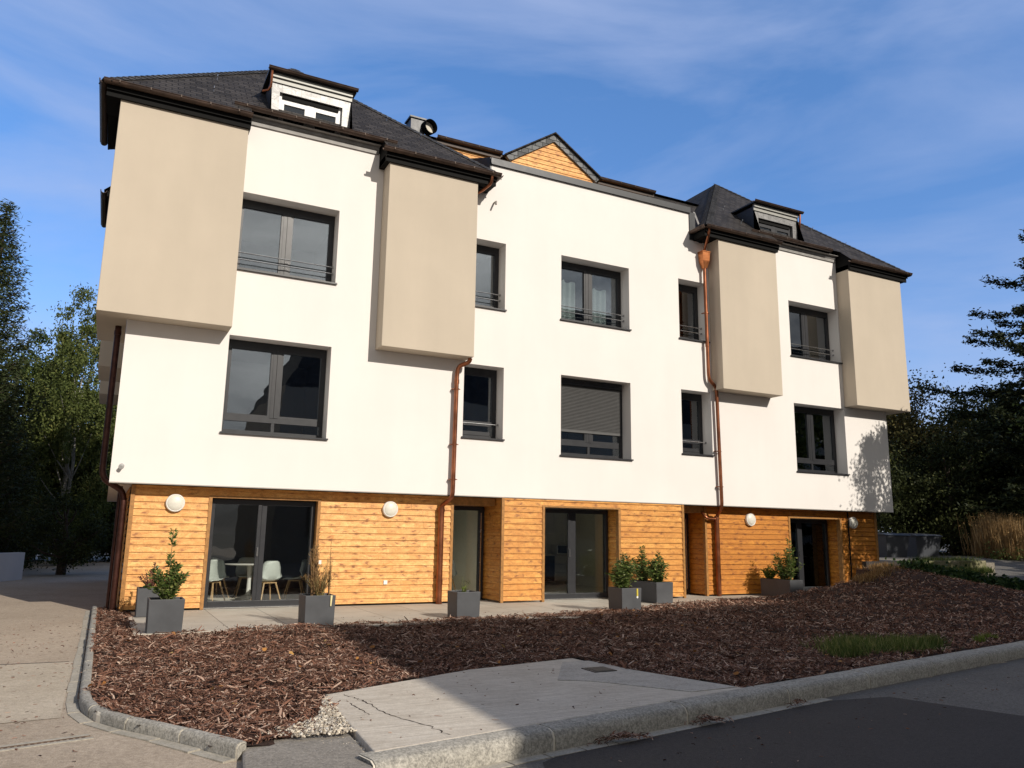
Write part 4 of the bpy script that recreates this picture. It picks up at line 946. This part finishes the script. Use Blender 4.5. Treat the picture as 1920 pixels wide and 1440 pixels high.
def conifer(name,x,y,h,rb,zlo,mat,seed,label,base=0,trunk=.2,levels=30,per=9,twig=1.0,droop=-.15,upt=.25,needle=(.16,.045),dens=34,group=None,cat='tree',lean=0,puff=.10,pw=.8):
    t=thing(name,(x,y,base),label,cat,group); r=np.random.RandomState(seed); C=[];Dd=[];T=[]; mb=MB()
    mb.tube([(x,y,base-.1),(x,y,base+h*.5),(x,y,base+h)],[trunk,trunk*.55,.02],9)
    for i in range(levels):
        f=i/(levels-1); z=zlo+(h-zlo)*f**.93; Lm=rb*(1-f)**pw+.12
        nb=max(4,int(per*(1-f*.4)))
        for b in range(nb):
            a=2*np.pi*(b/nb)+r.uniform(-.3,.3)+i*1.3; L=Lm*r.uniform(.62,1.12); dz0=droop*(1-f*.5)+r.normal(0,.05)
            u=np.linspace(.0,1,7); X=np.stack([np.cos(a)*L*u,np.sin(a)*L*u,z+L*(dz0*u+upt*u**2.6)],-1)
            mb.tube([tuple(X[j]+np.array([x,y,base])) for j in (0,2,4,6)],[.035*(1-f*.6),.025*(1-f*.6),.014,.005],4,cap=False)
            nt_=int(dens*L)+8; uu=r.uniform(.12,1,nt_)**.8; k=np.clip((uu*6).astype(int),0,5); fr=(uu*6-k)[:,None]; base_=X[k]*(1-fr)+X[k+1]*fr
            side=r.choice([-1,1],nt_); wl_=np.minimum(.5,L*.42)*(1.08-uu)*r.uniform(.2,1,nt_)*twig
            ta=a+side*r.uniform(.5,1.1,nt_); td=np.stack([np.cos(ta),np.sin(ta),r.normal(-.05,.18,nt_)],-1)
            tip=base_+td*wl_[:,None]
            m=4
            for q in range(m):
                v=(q+.6)/m; P=base_+(tip-base_)*v+r.normal(size=(nt_,3))*puff*.35
                C.append(P); Dd.append(unit(td+r.normal(size=(nt_,3))*.45+np.array([0,0,.12]))); T.append(np.clip(r.rand(nt_)*.6+.4*uu*r.rand(nt_)+(.25 if r.rand()<.04 else 0),0,1))
    C=np.concatenate(C);Dd=np.concatenate(Dd);T=np.concatenate(T); n=len(C)
    V,F=leaves(C,Dd,needle[0]*r.uniform(.7,1.3,n),needle[1]*r.uniform(.7,1.3,n),seed+5)
    np_mesh('crown',V+np.array([x,y,base]),F,mat,t,np.repeat(T,4)); mb.build('trunk',BARK,t,smooth=True); return t
# left group (seen left of the building)
conifer('pine_tree',-3.85,13.6,11.7,2.0,1.2,LM['pine'],31,'tall dark pine rising above everything at the left edge',base=-.05,levels=24,per=9,twig=1.0,needle=(.17,.035),dens=46,upt=.45,droop=0,puff=.35)
crown_tree('birch_tree',-1.75,24.5,12.3,1.6,4.0,LM['birch'],19000,.12,41,'weeping birch with hanging twigs right beside the building edge',trunk=.13,bark=BIRCHB,droop=1.0,ncl=40,sd=.34)
crown_tree('birch_tree',-1.45,21.8,9.6,1.9,.6,LM['birch'],30000,.115,42,'lower leafy birch with a pale trunk in front of the weeping birch',trunk=.10,bark=BIRCHB,droop=.6,ncl=44,sd=.4)
crown_tree('broadleaf_tree',-4.1,27,10.6,2.5,1.0,LM['mid'],19000,.15,43,'green broadleaf tree between the pine and the birches',ncl=55)
crown_tree('broadleaf_tree',.6,25.5,9.0,2.4,1.0,LM['dark'],14000,.15,44,'dark broadleaf tree behind the birches next to the building',ncl=50)
crown_tree('broadleaf_tree',-6.0,20.0,9.0,2.6,.8,LM['dark'],15000,.15,45,'dark bushy tree behind the pine at the far left',ncl=55)
conifer('spruce_tree',-3.6,18.0,5.6,1.9,.2,LM['pine'],46,'small blue green fir standing in front of the broadleaf tree',base=-.05,levels=18,per=9,needle=(.15,.05),dens=30,puff=.4)
for k,(x,y,h,cr) in enumerate([(-7,26,8,3),(-3,28,8.5,3),(1.5,30,8.5,3.2),(-11,24,9,3.2)]):
    crown_tree('hedge_tree',x,y,h,cr,.0,LM['dark'],20000,.26,50+k,'dark tree in the dense wood behind the driveway',group='dark trees closing the driveway',ncl=50,sd=.5)
for k,(x,y) in enumerate([(-6,27.2),(-3.6,28),(-1.3,27.5),(.8,26.6)]): crown_tree('hedge_shrub',x,y,3.6,1.5,-.3,LM['dark'],9000,.17,150+k,'dense dark hedge shrub closing the far end of the driveway','shrub',group='hedge shrubs at the end of the driveway',ncl=40,sd=.6)
crown_tree('shrub',-1.1,14.5,2.6,1.2,.1,LM['dark'],5000,.10,61,'low dark shrub at the foot of the birches','shrub',ncl=30)
crown_tree('shrub',-3.0,16.5,2.4,1.5,.1,LM['dark'],5000,.10,62,'low dark shrub at the foot of the small fir','shrub',ncl=30)
# right group
conifer('spruce_tree',38.4,3.2,18.0,9.4,2.8,LM['spruce'],71,'tall dark spruce with drooping layered branches at the right edge',base=.6,levels=17,per=13,twig=1.05,needle=(.20,.075),dens=34,droop=-.20,upt=.20,puff=.30,trunk=.3,pw=1.0)
crown_tree('broadleaf_tree',35.5,10.5,8.7,3.2,1.0,LM['autumn'],20000,.17,72,'olive brown tree rising just right of the building corner',base=.6,ncl=70,sd=.42)
crown_tree('broadleaf_tree',31.6,12.5,7.1,2.2,1.5,LM['autumn'],8000,.12,73,'sparse reddish tree touching the building corner',base=.6,ncl=40,sd=.4)
crown_tree('broadleaf_tree',39.5,9.0,8.6,3.2,.8,LM['dark'],16000,.17,74,'dark green tree between the olive tree and the spruce',base=.6,ncl=60)
conifer('cedar_tree',37.0,6.2,7.6,4.2,.6,LM['spruce'],75,'broad low cedar with sweeping dark boughs under the spruce',base=.6,levels=18,per=11,twig=1.5,needle=(.26,.08),dens=20,droop=-.22,upt=.1,puff=.5)
crown_tree('holm_oak',30.2,9.2,5.6,2.6,.3,LM['dark'],16000,.13,76,'black green bushy oak beside the right wall of the building',base=.6,ncl=55)
crown_tree('holm_oak',33.8,7.4,5.2,2.8,.2,LM['dark'],15000,.14,77,'black green bushy oak in the middle of the dark right hand thicket',base=.6,ncl=55)
for k,(x,y,h,cr) in enumerate([(28,17,7,3),(34,17,7.5,3.5),(41,15,8,3.5),(48,13,9,4)]):
    crown_tree('hedge_tree',x,y,h,cr,.0,LM['dark'],20000,.28,80+k,'dark tree in the thicket behind the parking area',group='dark trees behind the parking',ncl=50,sd=.5,base=.6)
crown_tree('shrub',32.4,2.0,3.3,1.1,.5,LM['laurel'],6000,.09,91,'bright green leafy shrub above the dry reeds at the right edge','shrub',base=.75,ncl=26)
# street tree shading the right wing, then unseen trees added to shade the thicket
crown_tree('street_tree',22.1,-5.3,8.3,1.75,2.2,LM['mid'],28000,.11,95,'leafy tree beyond the right edge that shades the right wing corner','tree',base=.2,ncl=46,sd=.36)
conifer('spruce_tree',31,-9,15,4.2,1.0,LM['spruce'],96,'dark spruce beyond the right edge shading the thicket',levels=20,per=10,needle=(.35,.12),dens=12)
conifer('spruce_tree',38,-8,16,4.6,1.0,LM['spruce'],97,'second dark spruce beyond the right edge farther from the street',levels=20,per=10,needle=(.35,.12),dens=12)
crown_tree('broadleaf_tree',45,-6,12,4.5,1.0,LM['dark'],12000,.3,98,'wide tree beyond the right edge behind the spruces',ncl=60)
for k,(x,y,h) in enumerate([(-8.2,-3.5,12),(-7.8,2.5,13),(-8,8.5,13),(-9,15,14)]): conifer('fir_tree',x,y,h,3.6,.6,LM['pine'],120+k,['tall fir outside the left edge nearest the street','second tall fir outside the left edge','third tall fir outside the left edge','farthest tall fir outside the left edge beside the driveway'][k],levels=18,per=9,needle=(.42,.16),dens=11)  # unseen firs added left of the frame to cut skylight on the driveway
# dry reeds
rd=thing('dry_reed_clump',(30.0,3.0,.8),'tall clump of dry golden reeds at the right edge','reed')
r=np.random.RandomState(5); n=2600; bx=np.clip(r.normal(30.15,.36,n),29.4,30.9); by=r.normal(3.0,.4,n); h=r.uniform(.5,1.85,n)*np.clip(1.15-np.abs(bx-30.1)*.35,.5,1); le=r.normal(size=(n,2))*.12*h[:,None]
C0=np.stack([bx,by,np.full(n,.8)],-1); Dd=unit(np.stack([le[:,0],le[:,1],h],-1)); V,F=leaves(C0+Dd*(h/2)[:,None],Dd,h,.022,6,0); np_mesh('stems',V,F,LM['dry'],rd,np.repeat(r.rand(n),4))
n=2500; k=r.randint(0,2600,n); P=C0[k]+Dd[k]*(h[k]*r.uniform(.35,1,n))[:,None]+r.normal(size=(n,3))*.03; V,F=leaves(P,unit(r.normal(size=(n,3))),.12,.018,7); np_mesh('leaves',V,F,LM['dry'],rd,np.repeat(r.rand(n),4))
n=900; P=np.stack([r.normal(30.2,.6,n),r.normal(2.6,.35,n),.8+np.abs(r.normal(0,.25,n))],-1); V,F=leaves(P,unit(r.normal(size=(n,3))),.12,.05,8); np_mesh('undergrowth',V,F,LM['mid'],rd,np.repeat(r.rand(n),4))

# ivy and grass on the bed
def blades(name,box_,n,hm,mat,label,cat,seed,zf,cl=None,kind='stuff',w_=.008):
    r=np.random.RandomState(seed); P=cl(r,n) if cl else np.stack([r.uniform(box_[0],box_[1],n),r.uniform(box_[2],box_[3],n)],-1)
    h=hm*r.uniform(.35,1.1,n); d=unit(np.stack([r.normal(0,.45,n),r.normal(0,.45,n),np.ones(n)],-1)); C=np.column_stack([P,zf(P[:,0],P[:,1])])+d*(h/2)[:,None]
    V,F=leaves(C,d,h,w_,seed,0); o=np_mesh(name,V,F,mat,None,np.repeat(r.rand(n),4)); tag(o,label,cat,kind=kind); return o
def blobs(cs):
    def f(r,n):
        k=r.randint(0,len(cs),n); c=np.array(cs)[k]; return c[:,:2]+r.normal(size=(n,2))*c[:,2:3]*np.array([1,.6])
    return f
blades('grass',None,6500,.19,LM['grass'],'tuft of green and dry grass growing through the mulch near the street kerb','grass',101,zf,blobs([(8.9,-8.0,.28),(9.3,-7.75,.3),(9.75,-8.0,.26),(8.5,-8.25,.16),(9.5,-8.3,.16),(10.2,-8.1,.12)]))
blades('grass',None,350,.12,LM['yel'],'small yellowish weed at the right edge of the mulch','weed',102,zf,blobs([(11.35,-8.1,.05),(11.9,-7.9,.08)]))
blades('grass',None,1500,.16,LM['dry'],'pale dry grass on the crest of the mulch mound','grass',103,zf,blobs([(16.9,-2.0,.25),(17.6,-1.6,.3),(16.3,-2.2,.2)]),w_=.012)
r=np.random.RandomState(8); n=9000; cs=np.array([(19.0,-1.9,.35),(19.8,-2.3,.45),(20.5,-2.6,.4),(20.9,-3.0,.35),(20.2,-1.7,.4),(21.3,-2.6,.3)]); k=r.randint(0,6,n); q=cs[k]; X=q[:,0]+r.normal(size=n)*q[:,2]; Y=np.maximum(q[:,1]+r.normal(size=n)*q[:,2]*.6,-9)
Y=np.minimum(Y,-1.12); Z=terr(X,Y)+np.abs(r.normal(0,.11,n)); V,F=leaves(np.stack([X,Y,Z],-1),unit(r.normal(size=(n,3))),.11*r.uniform(.6,1.3,n),.09,9); tag(np_mesh('ivy',V,F,LM['ivy'],None,np.repeat(r.rand(n),4)),'dark green ground ivy spilling over the end of the mulch bed','ivy',kind='stuff')
blades('grass',None,3800,.24,LM['grass'],'mixed grass and moss hanging along the concrete retaining wall','grass',104,lambda x,y:np.where(y>-1.15,.80,.55)+0*x,lambda r,n:np.stack([r.uniform(20.2,22.6,n),np.where(r.rand(n)<.5,r.uniform(-1.02,-.4,n),r.uniform(-1.4,-1.16,n))],-1),w_=.014)

# retaining walls, bins
rwl=MB()
for k in range(7): rwl.box((17.76+k*.268,-1.05+.003*(k%2),-.05),(17.76+k*.268+.262,-.92,.885))
tag(rwl.build('retaining_wall',simple('composite_board',(.045,.040,.038),.8,spec=.15,var=.2,scale=4)),'low dark grey board retaining wall at the right end of the patio','retaining wall')
CMOSS=granular('mossy_concrete',(.17,.15,.09),(.33,.30,.21),22,2.2,.95,.7,(.35,.45,.15),.8)
c=MB(); c.box((19.66,-1.10,-.05),(22.7,-.95,.90)); tag(c.build('retaining_wall',CMOSS,bevel=.01),'pale mossy concrete retaining wall with grass hanging over it','retaining wall')
def bin_(name,x,y,z,label,wd=1.2):
    t=thing(name,(x,y,z),label,'waste bin'); b=MB(); 
    p=[(x-wd*.40,y-.30,z+.12),(x+wd*.40,y-.30,z+.12),(x+wd*.40,y+.30,z+.12),(x-wd*.40,y+.30,z+.12)]; q=[(x-wd*.5,y-.4,z+1.0),(x+wd*.5,y-.4,z+1.0),(x+wd*.5,y+.4,z+1.0),(x-wd*.5,y+.4,z+1.0)]
    n=len(b.v); b.v+=p+q
    for f in ((0,3,2,1),(4,5,6,7),(0,1,5,4),(1,2,6,5),(2,3,7,6),(3,0,4,7)): b.f.append(tuple(n+i for i in f))
    b.build('body',simple('bin_plastic',(.06,.065,.075),.5),t,bevel=.02)
    l=MB(); l.prism([(x-wd*.53,y-.44,z+1.003),(x-wd*.53,y+.44,z+1.003),(x-wd*.53,y+.40,z+1.10),(x-wd*.53,y-.30,z+1.06)],(wd*1.06,0,0)); l.build('lid',simple('bin_lid',(.05,.055,.065),.45),t)
    for sx in (-1,1):
        for sy in (-1,1):
            w_=MB(); w_.tube([(x+sx*wd*.34-.03,y+sy*.24,z+.08),(x+sx*wd*.34+.03,y+sy*.24,z+.08)],.08,12); w_.build('wheel',BLACK,t)
bin_('waste_container',26.0,4.6,.62,'dark four wheeled waste container closer to the building wall',1.3)
bin_('waste_container',28.3,5.0,.62,'dark tapered waste container farther right under the trees',1.5)
# low white wall at the left
gwl=MB(); P=[(-4.4,5.5),(-3.4,8.8),(-2.6,10.7),(-1.98,11.9)]
for a,b in zip(P,P[1:]):
    gwl.prism([(a[0],a[1],-.1),(b[0],b[1],-.1),(b[0]-.2,b[1]+.05,-.1),(a[0]-.2,a[1]+.05,-.1)],(0,0,.82))
tag(gwl.build('garden_wall',plaster('old_white',(.62,.64,.66),.06)),'low white rendered wall curving along the left edge of the driveway','garden wall')

# ================================================================== POTTED PLANTS
def planter(t,x0,x1,y0,y1,h=.46,taper=.010):
    b=MB(); n=0
    o=[(x0+taper,y0+taper,.0),(x1-taper,y0+taper,.0),(x1-taper,y1-taper,.0),(x0+taper,y1-taper,.0)]; q=[(x0,y0,h),(x1,y0,h),(x1,y1,h),(x0,y1,h)]
    i=[(x0+.025,y0+.025,h),(x1-.025,y0+.025,h),(x1-.025,y1-.025,h),(x0+.025,y1-.025,h)]; j=[(a,b_,h-.07) for a,b_,_ in i]
    b.v+=o+q+i+j
    for k in range(4):
        m=(k+1)%4; b.f+= [(k,m,4+m,4+k),(4+k,4+m,8+m,8+k),(8+k,8+m,12+m,12+k)]
    b.f.append((3,2,1,0)); b.build('planter',PLANT,t,bevel=.006)
    s=MB(); s.face([(x0+.024,y0+.024,h-.06),(x1-.024,y0+.024,h-.06),(x1-.024,y1-.024,h-.06),(x0+.024,y1-.024,h-.06)]); s.build('soil',SOIL,t)
def shrub_in(t,cx,cy,z,ht,spread,nst,mat,lsize,lw,seed,perm=60,curve=.5,stemmat=None,name='foliage',top_bias=0,upl=.5,bare=.15):
    r=np.random.RandomState(seed); mb=MB(); C=[];Dd=[]
    for s in range(nst):
        a=r.uniform(0,6.28); rad=spread*r.uniform(.15,1); H=ht*r.uniform(.55,1.0)*(1-.35*(rad/spread)*(1-top_bias)) if s else ht
        if s==0: rad=spread*.08
        x0,y0=cx+math.cos(a)*spread*.25*r.rand(),cy+math.sin(a)*spread*.25*r.rand()
        u=np.linspace(0,1,6); X=np.stack([x0+math.cos(a)*rad*u**1.4,y0+math.sin(a)*rad*u**1.4,z+H*(u-.12*curve*u**3)],-1)
        mb.tube([tuple(p) for p in X],[.008,.007,.006,.005,.004,.002],5,cap=False)
        n=int(perm*H/ht); uu=r.uniform(bare,1,n); k=np.clip((uu*5).astype(int),0,4); fr=(uu*5-k)[:,None]; P=X[k]*(1-fr)+X[k+1]*fr
        la=r.uniform(0,6.28,n); d=unit(np.stack([np.cos(la),np.sin(la),r.normal(upl,.35,n)],-1)); C.append(P+d*(lsize*.55)); Dd.append(d)
    C=np.concatenate(C);Dd=np.concatenate(Dd);n=len(C); V,F=leaves(C,Dd,lsize*r.uniform(.65,1.25,n),lw*r.uniform(.7,1.2,n),seed+3)
    mb.build('stems',stemmat or simple('green_stem',(.10,.11,.04),.7),t,smooth=True); np_mesh(name,V,F,mat,t,np.repeat(r.rand(n),4))
H_=.46
t=thing('potted_plant',(.90,-2.9,0),'tall glossy laurel in square dark planter at the front left patio corner','potted plant')
planter(t,.66,1.13,-3.12,-2.65); shrub_in(t,.90,-2.9,.40,1.10,.05,1,LM['laurel'],.085,.026,201,110,upl=.8,bare=.2); shrub_in(t,.90,-2.9,.40,.66,.30,19,LM['laurel'],.088,.030,202,85,upl=.5)
t=thing('potted_plant',(.86,-.75,0),'dry pinkish plant in dark planter against the wall behind the laurel','potted plant')
planter(t,.60,1.07,-.72,-.25); shrub_in(t,.80,-.5,.40,.50,.26,22,LM['red'],.035,.018,203,60,upl=.8,stemmat=simple('red_stem',(.17,.07,.05),.8))
t=thing('potted_plant',(3.1,-2.8,0),'brown willowy dried bamboo in square planter before the big glass door','potted plant')
planter(t,2.86,3.33,-2.98,-2.51); shrub_in(t,3.02,-2.75,.40,1.15,.10,16,LM['dry'],.075,.008,204,46,upl=1.2,stemmat=simple('dry_brown',(.22,.13,.06),.8)); shrub_in(t,3.12,-2.75,.40,.62,.30,26,LM['dry'],.085,.008,205,60,upl=1.3,stemmat=simple('dry_olive',(.20,.16,.06),.8)); shrub_in(t,3.28,-2.72,.40,.98,.05,5,LM['dry'],.05,.007,206,34,upl=1.0,stemmat=simple('dry_brown2',(.2,.12,.05),.8))
lb=MB(); lb.box((3.06,-2.86,.93),(3.10,-2.855,.99)); lb.build('plant_label',WHITEP,t)
lb=MB(); lb.prism([(3.245,-2.992,.46),(3.275,-2.992,.46),(3.262,-2.992,.30),(3.245,-2.992,.30)],(0,-.004,0)); lb.build('price_tag',simple('tag_cream',(.75,.66,.35),.5),t)
t=thing('potted_plant',(5.7,-2.55,0),'almost bare square planter with tiny green sprouts','potted plant')
planter(t,5.48,5.92,-2.76,-2.32,.45); shrub_in(t,5.70,-2.52,.39,.34,.16,7,LM['dark'],.09,.006,207,6,upl=.6); shrub_in(t,5.70,-2.55,.39,.13,.04,6,LM['yel'],.05,.02,208,12)
t=thing('potted_plant',(9.2,-2.4,0),'bushy green shrub in square planter with a yellow and white tag','potted plant')
planter(t,8.96,9.42,-2.64,-2.16,.45); shrub_in(t,9.12,-2.4,.38,.84,.32,30,LM['laurel'],.095,.026,209,95,upl=.1,curve=1.2)
shrub_in(t,9.12,-2.38,.38,.88,.22,9,LM['mid'],.06,.016,210,70,upl=.2,curve=1.2)
lb=MB(); lb.box((9.30,-2.648,.30),(9.335,-2.644,.44)); lb.build('plant_tag',simple('tag_yellow',(.60,.48,.05),.5),t); lb=MB(); lb.lathe([(.022,0),(.022,.004),(.001,.004)],(9.317,-2.642,.28),'Y',12); lb.build('tag_disc',WHITEP,t)
t=thing('potted_plant',(11.1,-.7,0),'long planter with two dark leafy shrubs beside the middle door','potted plant')
planter(t,10.89,11.35,-1.18,-.18,.45); shrub_in(t,11.12,-.92,.38,.80,.32,26,LM['laurel'],.095,.028,211,75,upl=.1,curve=1.2); shrub_in(t,11.10,-.42,.38,.98,.36,28,LM['laurel'],.095,.028,212,75,upl=.1,curve=1.2)
t=thing('potted_plant',(15.4,-.4,0),'long planter with tall leafy shrub and yellow green clump by the right glass door','potted plant')
planter(t,15.17,15.62,-.90,.10,.43); shrub_in(t,15.42,-.70,.37,1.15,.18,9,LM['laurel'],.10,.032,213,70,upl=.3,curve=.6); shrub_in(t,15.40,-.52,.37,.88,.40,30,LM['laurel'],.095,.030,214,55,upl=.2); shrub_in(t,15.35,-.08,.37,.42,.20,20,LM['yel'],.075,.036,215,40,upl=.4)

# ================================================================== FURNITURE BEHIND THE GLASS
SHELL=simple('chair_shell',(.62,.66,.62),.45,var=.03); OAK=simple('oak_leg',(.52,.34,.17),.5,var=.2,scale=20)
def chair(loc,rz):
    t=thing('chair',(0,0,0),'','chair')
    n=9; mb=MB(); rows=[]
    prof=[(.23,.43),(.20,.445),(.05,.425),(-.10,.43),(-.17,.47),(-.205,.56),(-.225,.68),(-.235,.80),(-.235,.84)]
    for i,(yy,zz) in enumerate(prof):
        wdt=[.18,.21,.225,.23,.235,.235,.215,.17,.12][i]; lift=[.0,.0,.02,.045,.06,.05,.03,.015,.0][i]
        rows.append(len(mb.v))
        for k in range(n):
            u=-1+2*k/(n-1); mb.v.append((u*wdt,yy+abs(u)**3*(.09 if i>4 else .0),zz+abs(u)**3*lift))
    for a,b in zip(rows,rows[1:]):
        for k in range(n-1): mb.f.append((a+k,a+k+1,b+k+1,b+k))
    sh=mb.build('shell',SHELL,t,smooth=True); m=sh.modifiers.new('thick','SOLIDIFY'); m.thickness=.012
    fr=MB(); fr.box((-.15,-.13,.395),(.15,.13,.415)); fr.build('seat_frame',OAK,t)
    for sx in (-1,1):
        for sy in (-1,1):
            l=MB(); l.tube([(sx*.13,sy*.11,.41),(sx*.23,sy*.21,.002)],[.019,.011],8); l.build('leg',OAK,t,smooth=True)
    return t
ch0=chair(None,0)
spots=[(2.02,1.75,2.4,'white shell chair nearest the door frame at the left of the table'),(2.25,3.0,-2.6,'white shell chair behind the left of the round table'),(2.95,3.25,3.1,'white shell chair directly behind the round table'),(3.05,1.35,.35,'white shell chair in front of the round table beside the door mullion'),(3.75,2.0,1.25,'white shell chair turned sideways at the right of the round table')]
for i,(x,y,rz,lab) in enumerate(spots):
    if i==0: c=ch0
    else:
        c=ch0.copy(); sc.collection.objects.link(c)
        for q in [o for o in bpy.data.objects if o.parent==ch0]:
            e=q.copy(); sc.collection.objects.link(e); e.parent=c
    c.location=(x,y,.001); c.rotation_euler=(0,0,rz); c['label']=lab; c['group']='white shell chairs round the table'
c=ch0.copy(); sc.collection.objects.link(c)
for q in [o for o in bpy.data.objects if o.parent==ch0]:
    e=q.copy(); sc.collection.objects.link(e); e.parent=c
c.location=(7.1,1.75,.001); c.rotation_euler=(0,0,.3); c['label']='white shell chair alone behind the narrow glass door'; c['group']='white shell chairs round the table'
t=thing('round_table',(2.85,2.3,0),'round white pedestal table behind the big left glass door','table')
m=MB(); m.lathe([(0.001,.722),(.50,.722),(.52,.735),(.50,.748),(.001,.748)],(2.85,2.3,0)); m.build('tabletop',WHITEP,t,smooth=True)
m=MB(); m.lathe([(.001,.02),(.26,.02),(.20,.05),(.05,.12),(.04,.4),(.06,.71),(.12,.72)],(2.85,2.3,0)); m.build('pedestal',WHITEP,t,smooth=True)
t=thing('kitchen_unit',(9.2,5.2,0),'white kitchen units with built in oven behind the middle glass door','kitchen unit')
CAB=simple('cabinet',(.50,.48,.45),.4,var=.03)
for i in range(5):
    m=MB(); x0=9.5+i*.6
    if i==3: m.box((x0+.005,4.98,.12),(x0+.595,5.5,.84)); m.build('oven',BLACK,t,bevel=.005)
    else:
        m.box((x0+.005,4.98,.12),(x0+.595,5.5,.36)); m.box((x0+.005,4.98,.37),(x0+.595,5.5,.60)); m.box((x0+.005,4.98,.61),(x0+.595,5.5,.84)); m.build('drawer_unit',CAB,t,bevel=.004)
m=MB(); m.box((9.5,4.94,.845),(12.5,5.55,.885)); m.build('worktop',simple('worktop',(.40,.36,.30),.4),t)
m=MB(); m.box((9.5,5.2,1.5),(12.0,5.55,2.1)); m.build('wall_cupboard',CAB,t,bevel=.004)
t=thing('microwave_oven',(12.2,5.1,.89),'steel microwave oven on the kitchen worktop','microwave'); m=MB(); m.box((11.98,5.0,.887),(12.45,5.35,1.17)); m.build('body',STEEL,t,bevel=.01); m=MB(); m.box((12.02,4.985,.92),(12.32,4.999,1.14)); m.build('door',BLACK,t)
t=thing('sideboard',(18.2,2.6,0),'low white sideboard behind the right glass door','sideboard'); m=MB(); m.box((17.2,1.9,.03),(19.2,2.4,.62)); m.build('carcass',WHITEP,t,bevel=.006)
for z0 in (.06,.34): m=MB(); m.box((17.22,1.885,z0),(19.18,1.899,z0+.25)); m.build('drawer',WHITEP,t)
# sheer curtains in the upper middle window
CUR=M('sheer_curtain',.8,.2); CUR.col((.86,.92,.88)); tr_=CUR.n('ShaderNodeBsdfTranslucent'); tr_.inputs[0].default_value=(.85,.9,.86,1); xx_=CUR.n('ShaderNodeMixShader'); xx_.inputs[0].default_value=.4; CUR.l(CUR.p.outputs[0],xx_.inputs[1]); CUR.l(tr_.outputs[0],xx_.inputs[2]); CUR.l(xx_.outputs[0],CUR.o.inputs[0])
def curtain(x0,x1,label,ztop):
    n=60; m=MB(); rows=[]
    for zi in range(10):
        z=6.46+(ztop-6.46)*zi/9; rows.append(len(m.v))
        for k in range(n):
            u=k/(n-1); x=x0+(x1-x0)*u; m.v.append((x,.54+.035*math.sin(u*(x1-x0)*38+.3*math.sin(zi*.6)),z+(.03*math.sin(u*16) if zi==9 else 0)))
    for a,b in zip(rows,rows[1:]):
        for k in range(n-1): m.f.append((a+k,a+k+1,b+k+1,b+k))
    o=m.build('curtain',CUR.m,None,smooth=True); tag(o,label,'curtain','sheer curtains'); return o
curtain(9.22,9.85,'sheer white curtain behind the left pane of the upper middle window',7.62); curtain(10.12,10.80,'sheer white curtain behind the right pane of the upper middle window',7.55)

# ================================================================== HOUSE ACROSS THE STREET (behind the camera: casts the shade on bed and road)
hs=thing('house_across',(22,-29,0),'long white rendered house with steep slate roof across the street','house')
x0,x1,y0,y1=7.45,60,-36,-24
op2=[(a,a+1.6,z,z+1.5) for z in (1.2,4.3,) for a in range(9,58,4)]
m=MB()
m.face([(x0,y0,-.3),(x0,y1,-.3),(x0,y1,8.74),(x0,y0,8.74)]); m.face([(x0,y0,-.3),(x1,y0,-.3),(x1,y0,8.74),(x0,y0,8.74)]); m.face([(x1,y0,-.3),(x1,y1,-.3),(x1,y1,8.74),(x1,y0,8.74)])
cells(m,x0,x1,-.3,8.74,y1,op2); m.build('wall',plaster('house_render',(.24,.20,.15),.04),hs)  # render toned dark and warm to keep its window reflection from going blue
m=MB(); xt=10.55; zt=14.0
m.face([(x0,y1,8.74),(x1,y1,8.74),(x1-3.1,y1-1.5,zt),(xt,y1-1.5,zt)]); m.face([(x0,y0,8.74),(x0,y1,8.74),(xt,y1-1.5,zt),(xt,y0+1.5,zt)]); m.face([(x1,y1,8.74),(x1,y0,8.74),(x1-3.1,y0+1.5,zt),(x1-3.1,y1-1.5,zt)]); m.face([(x1,y0,8.74),(x0,y0,8.74),(xt,y0+1.5,zt),(x1-3.1,y0+1.5,zt)]); m.face([(xt,y1-1.5,zt),(x1-3.1,y1-1.5,zt),(x1-3.1,y0+1.5,zt),(xt,y0+1.5,zt)])
m.build('roof',SLATE,hs)
m=MB(); m.prism([(21.0,-26,13.9),(21.0,-26,15.3),(21.6,-26,15.9),(56,-26,15.9),(56,-26,13.9)],(0,-7,0)); m.build('roof_storey',SLATE,hs)  # unseen raised roof part, added to extend the shade over the mulch mound
for a,b,c,d in op2:
    m=MB(); m.box((a,y1-.2,c),(b,y1-.15,d)); m.build('window',FRAME,hs)
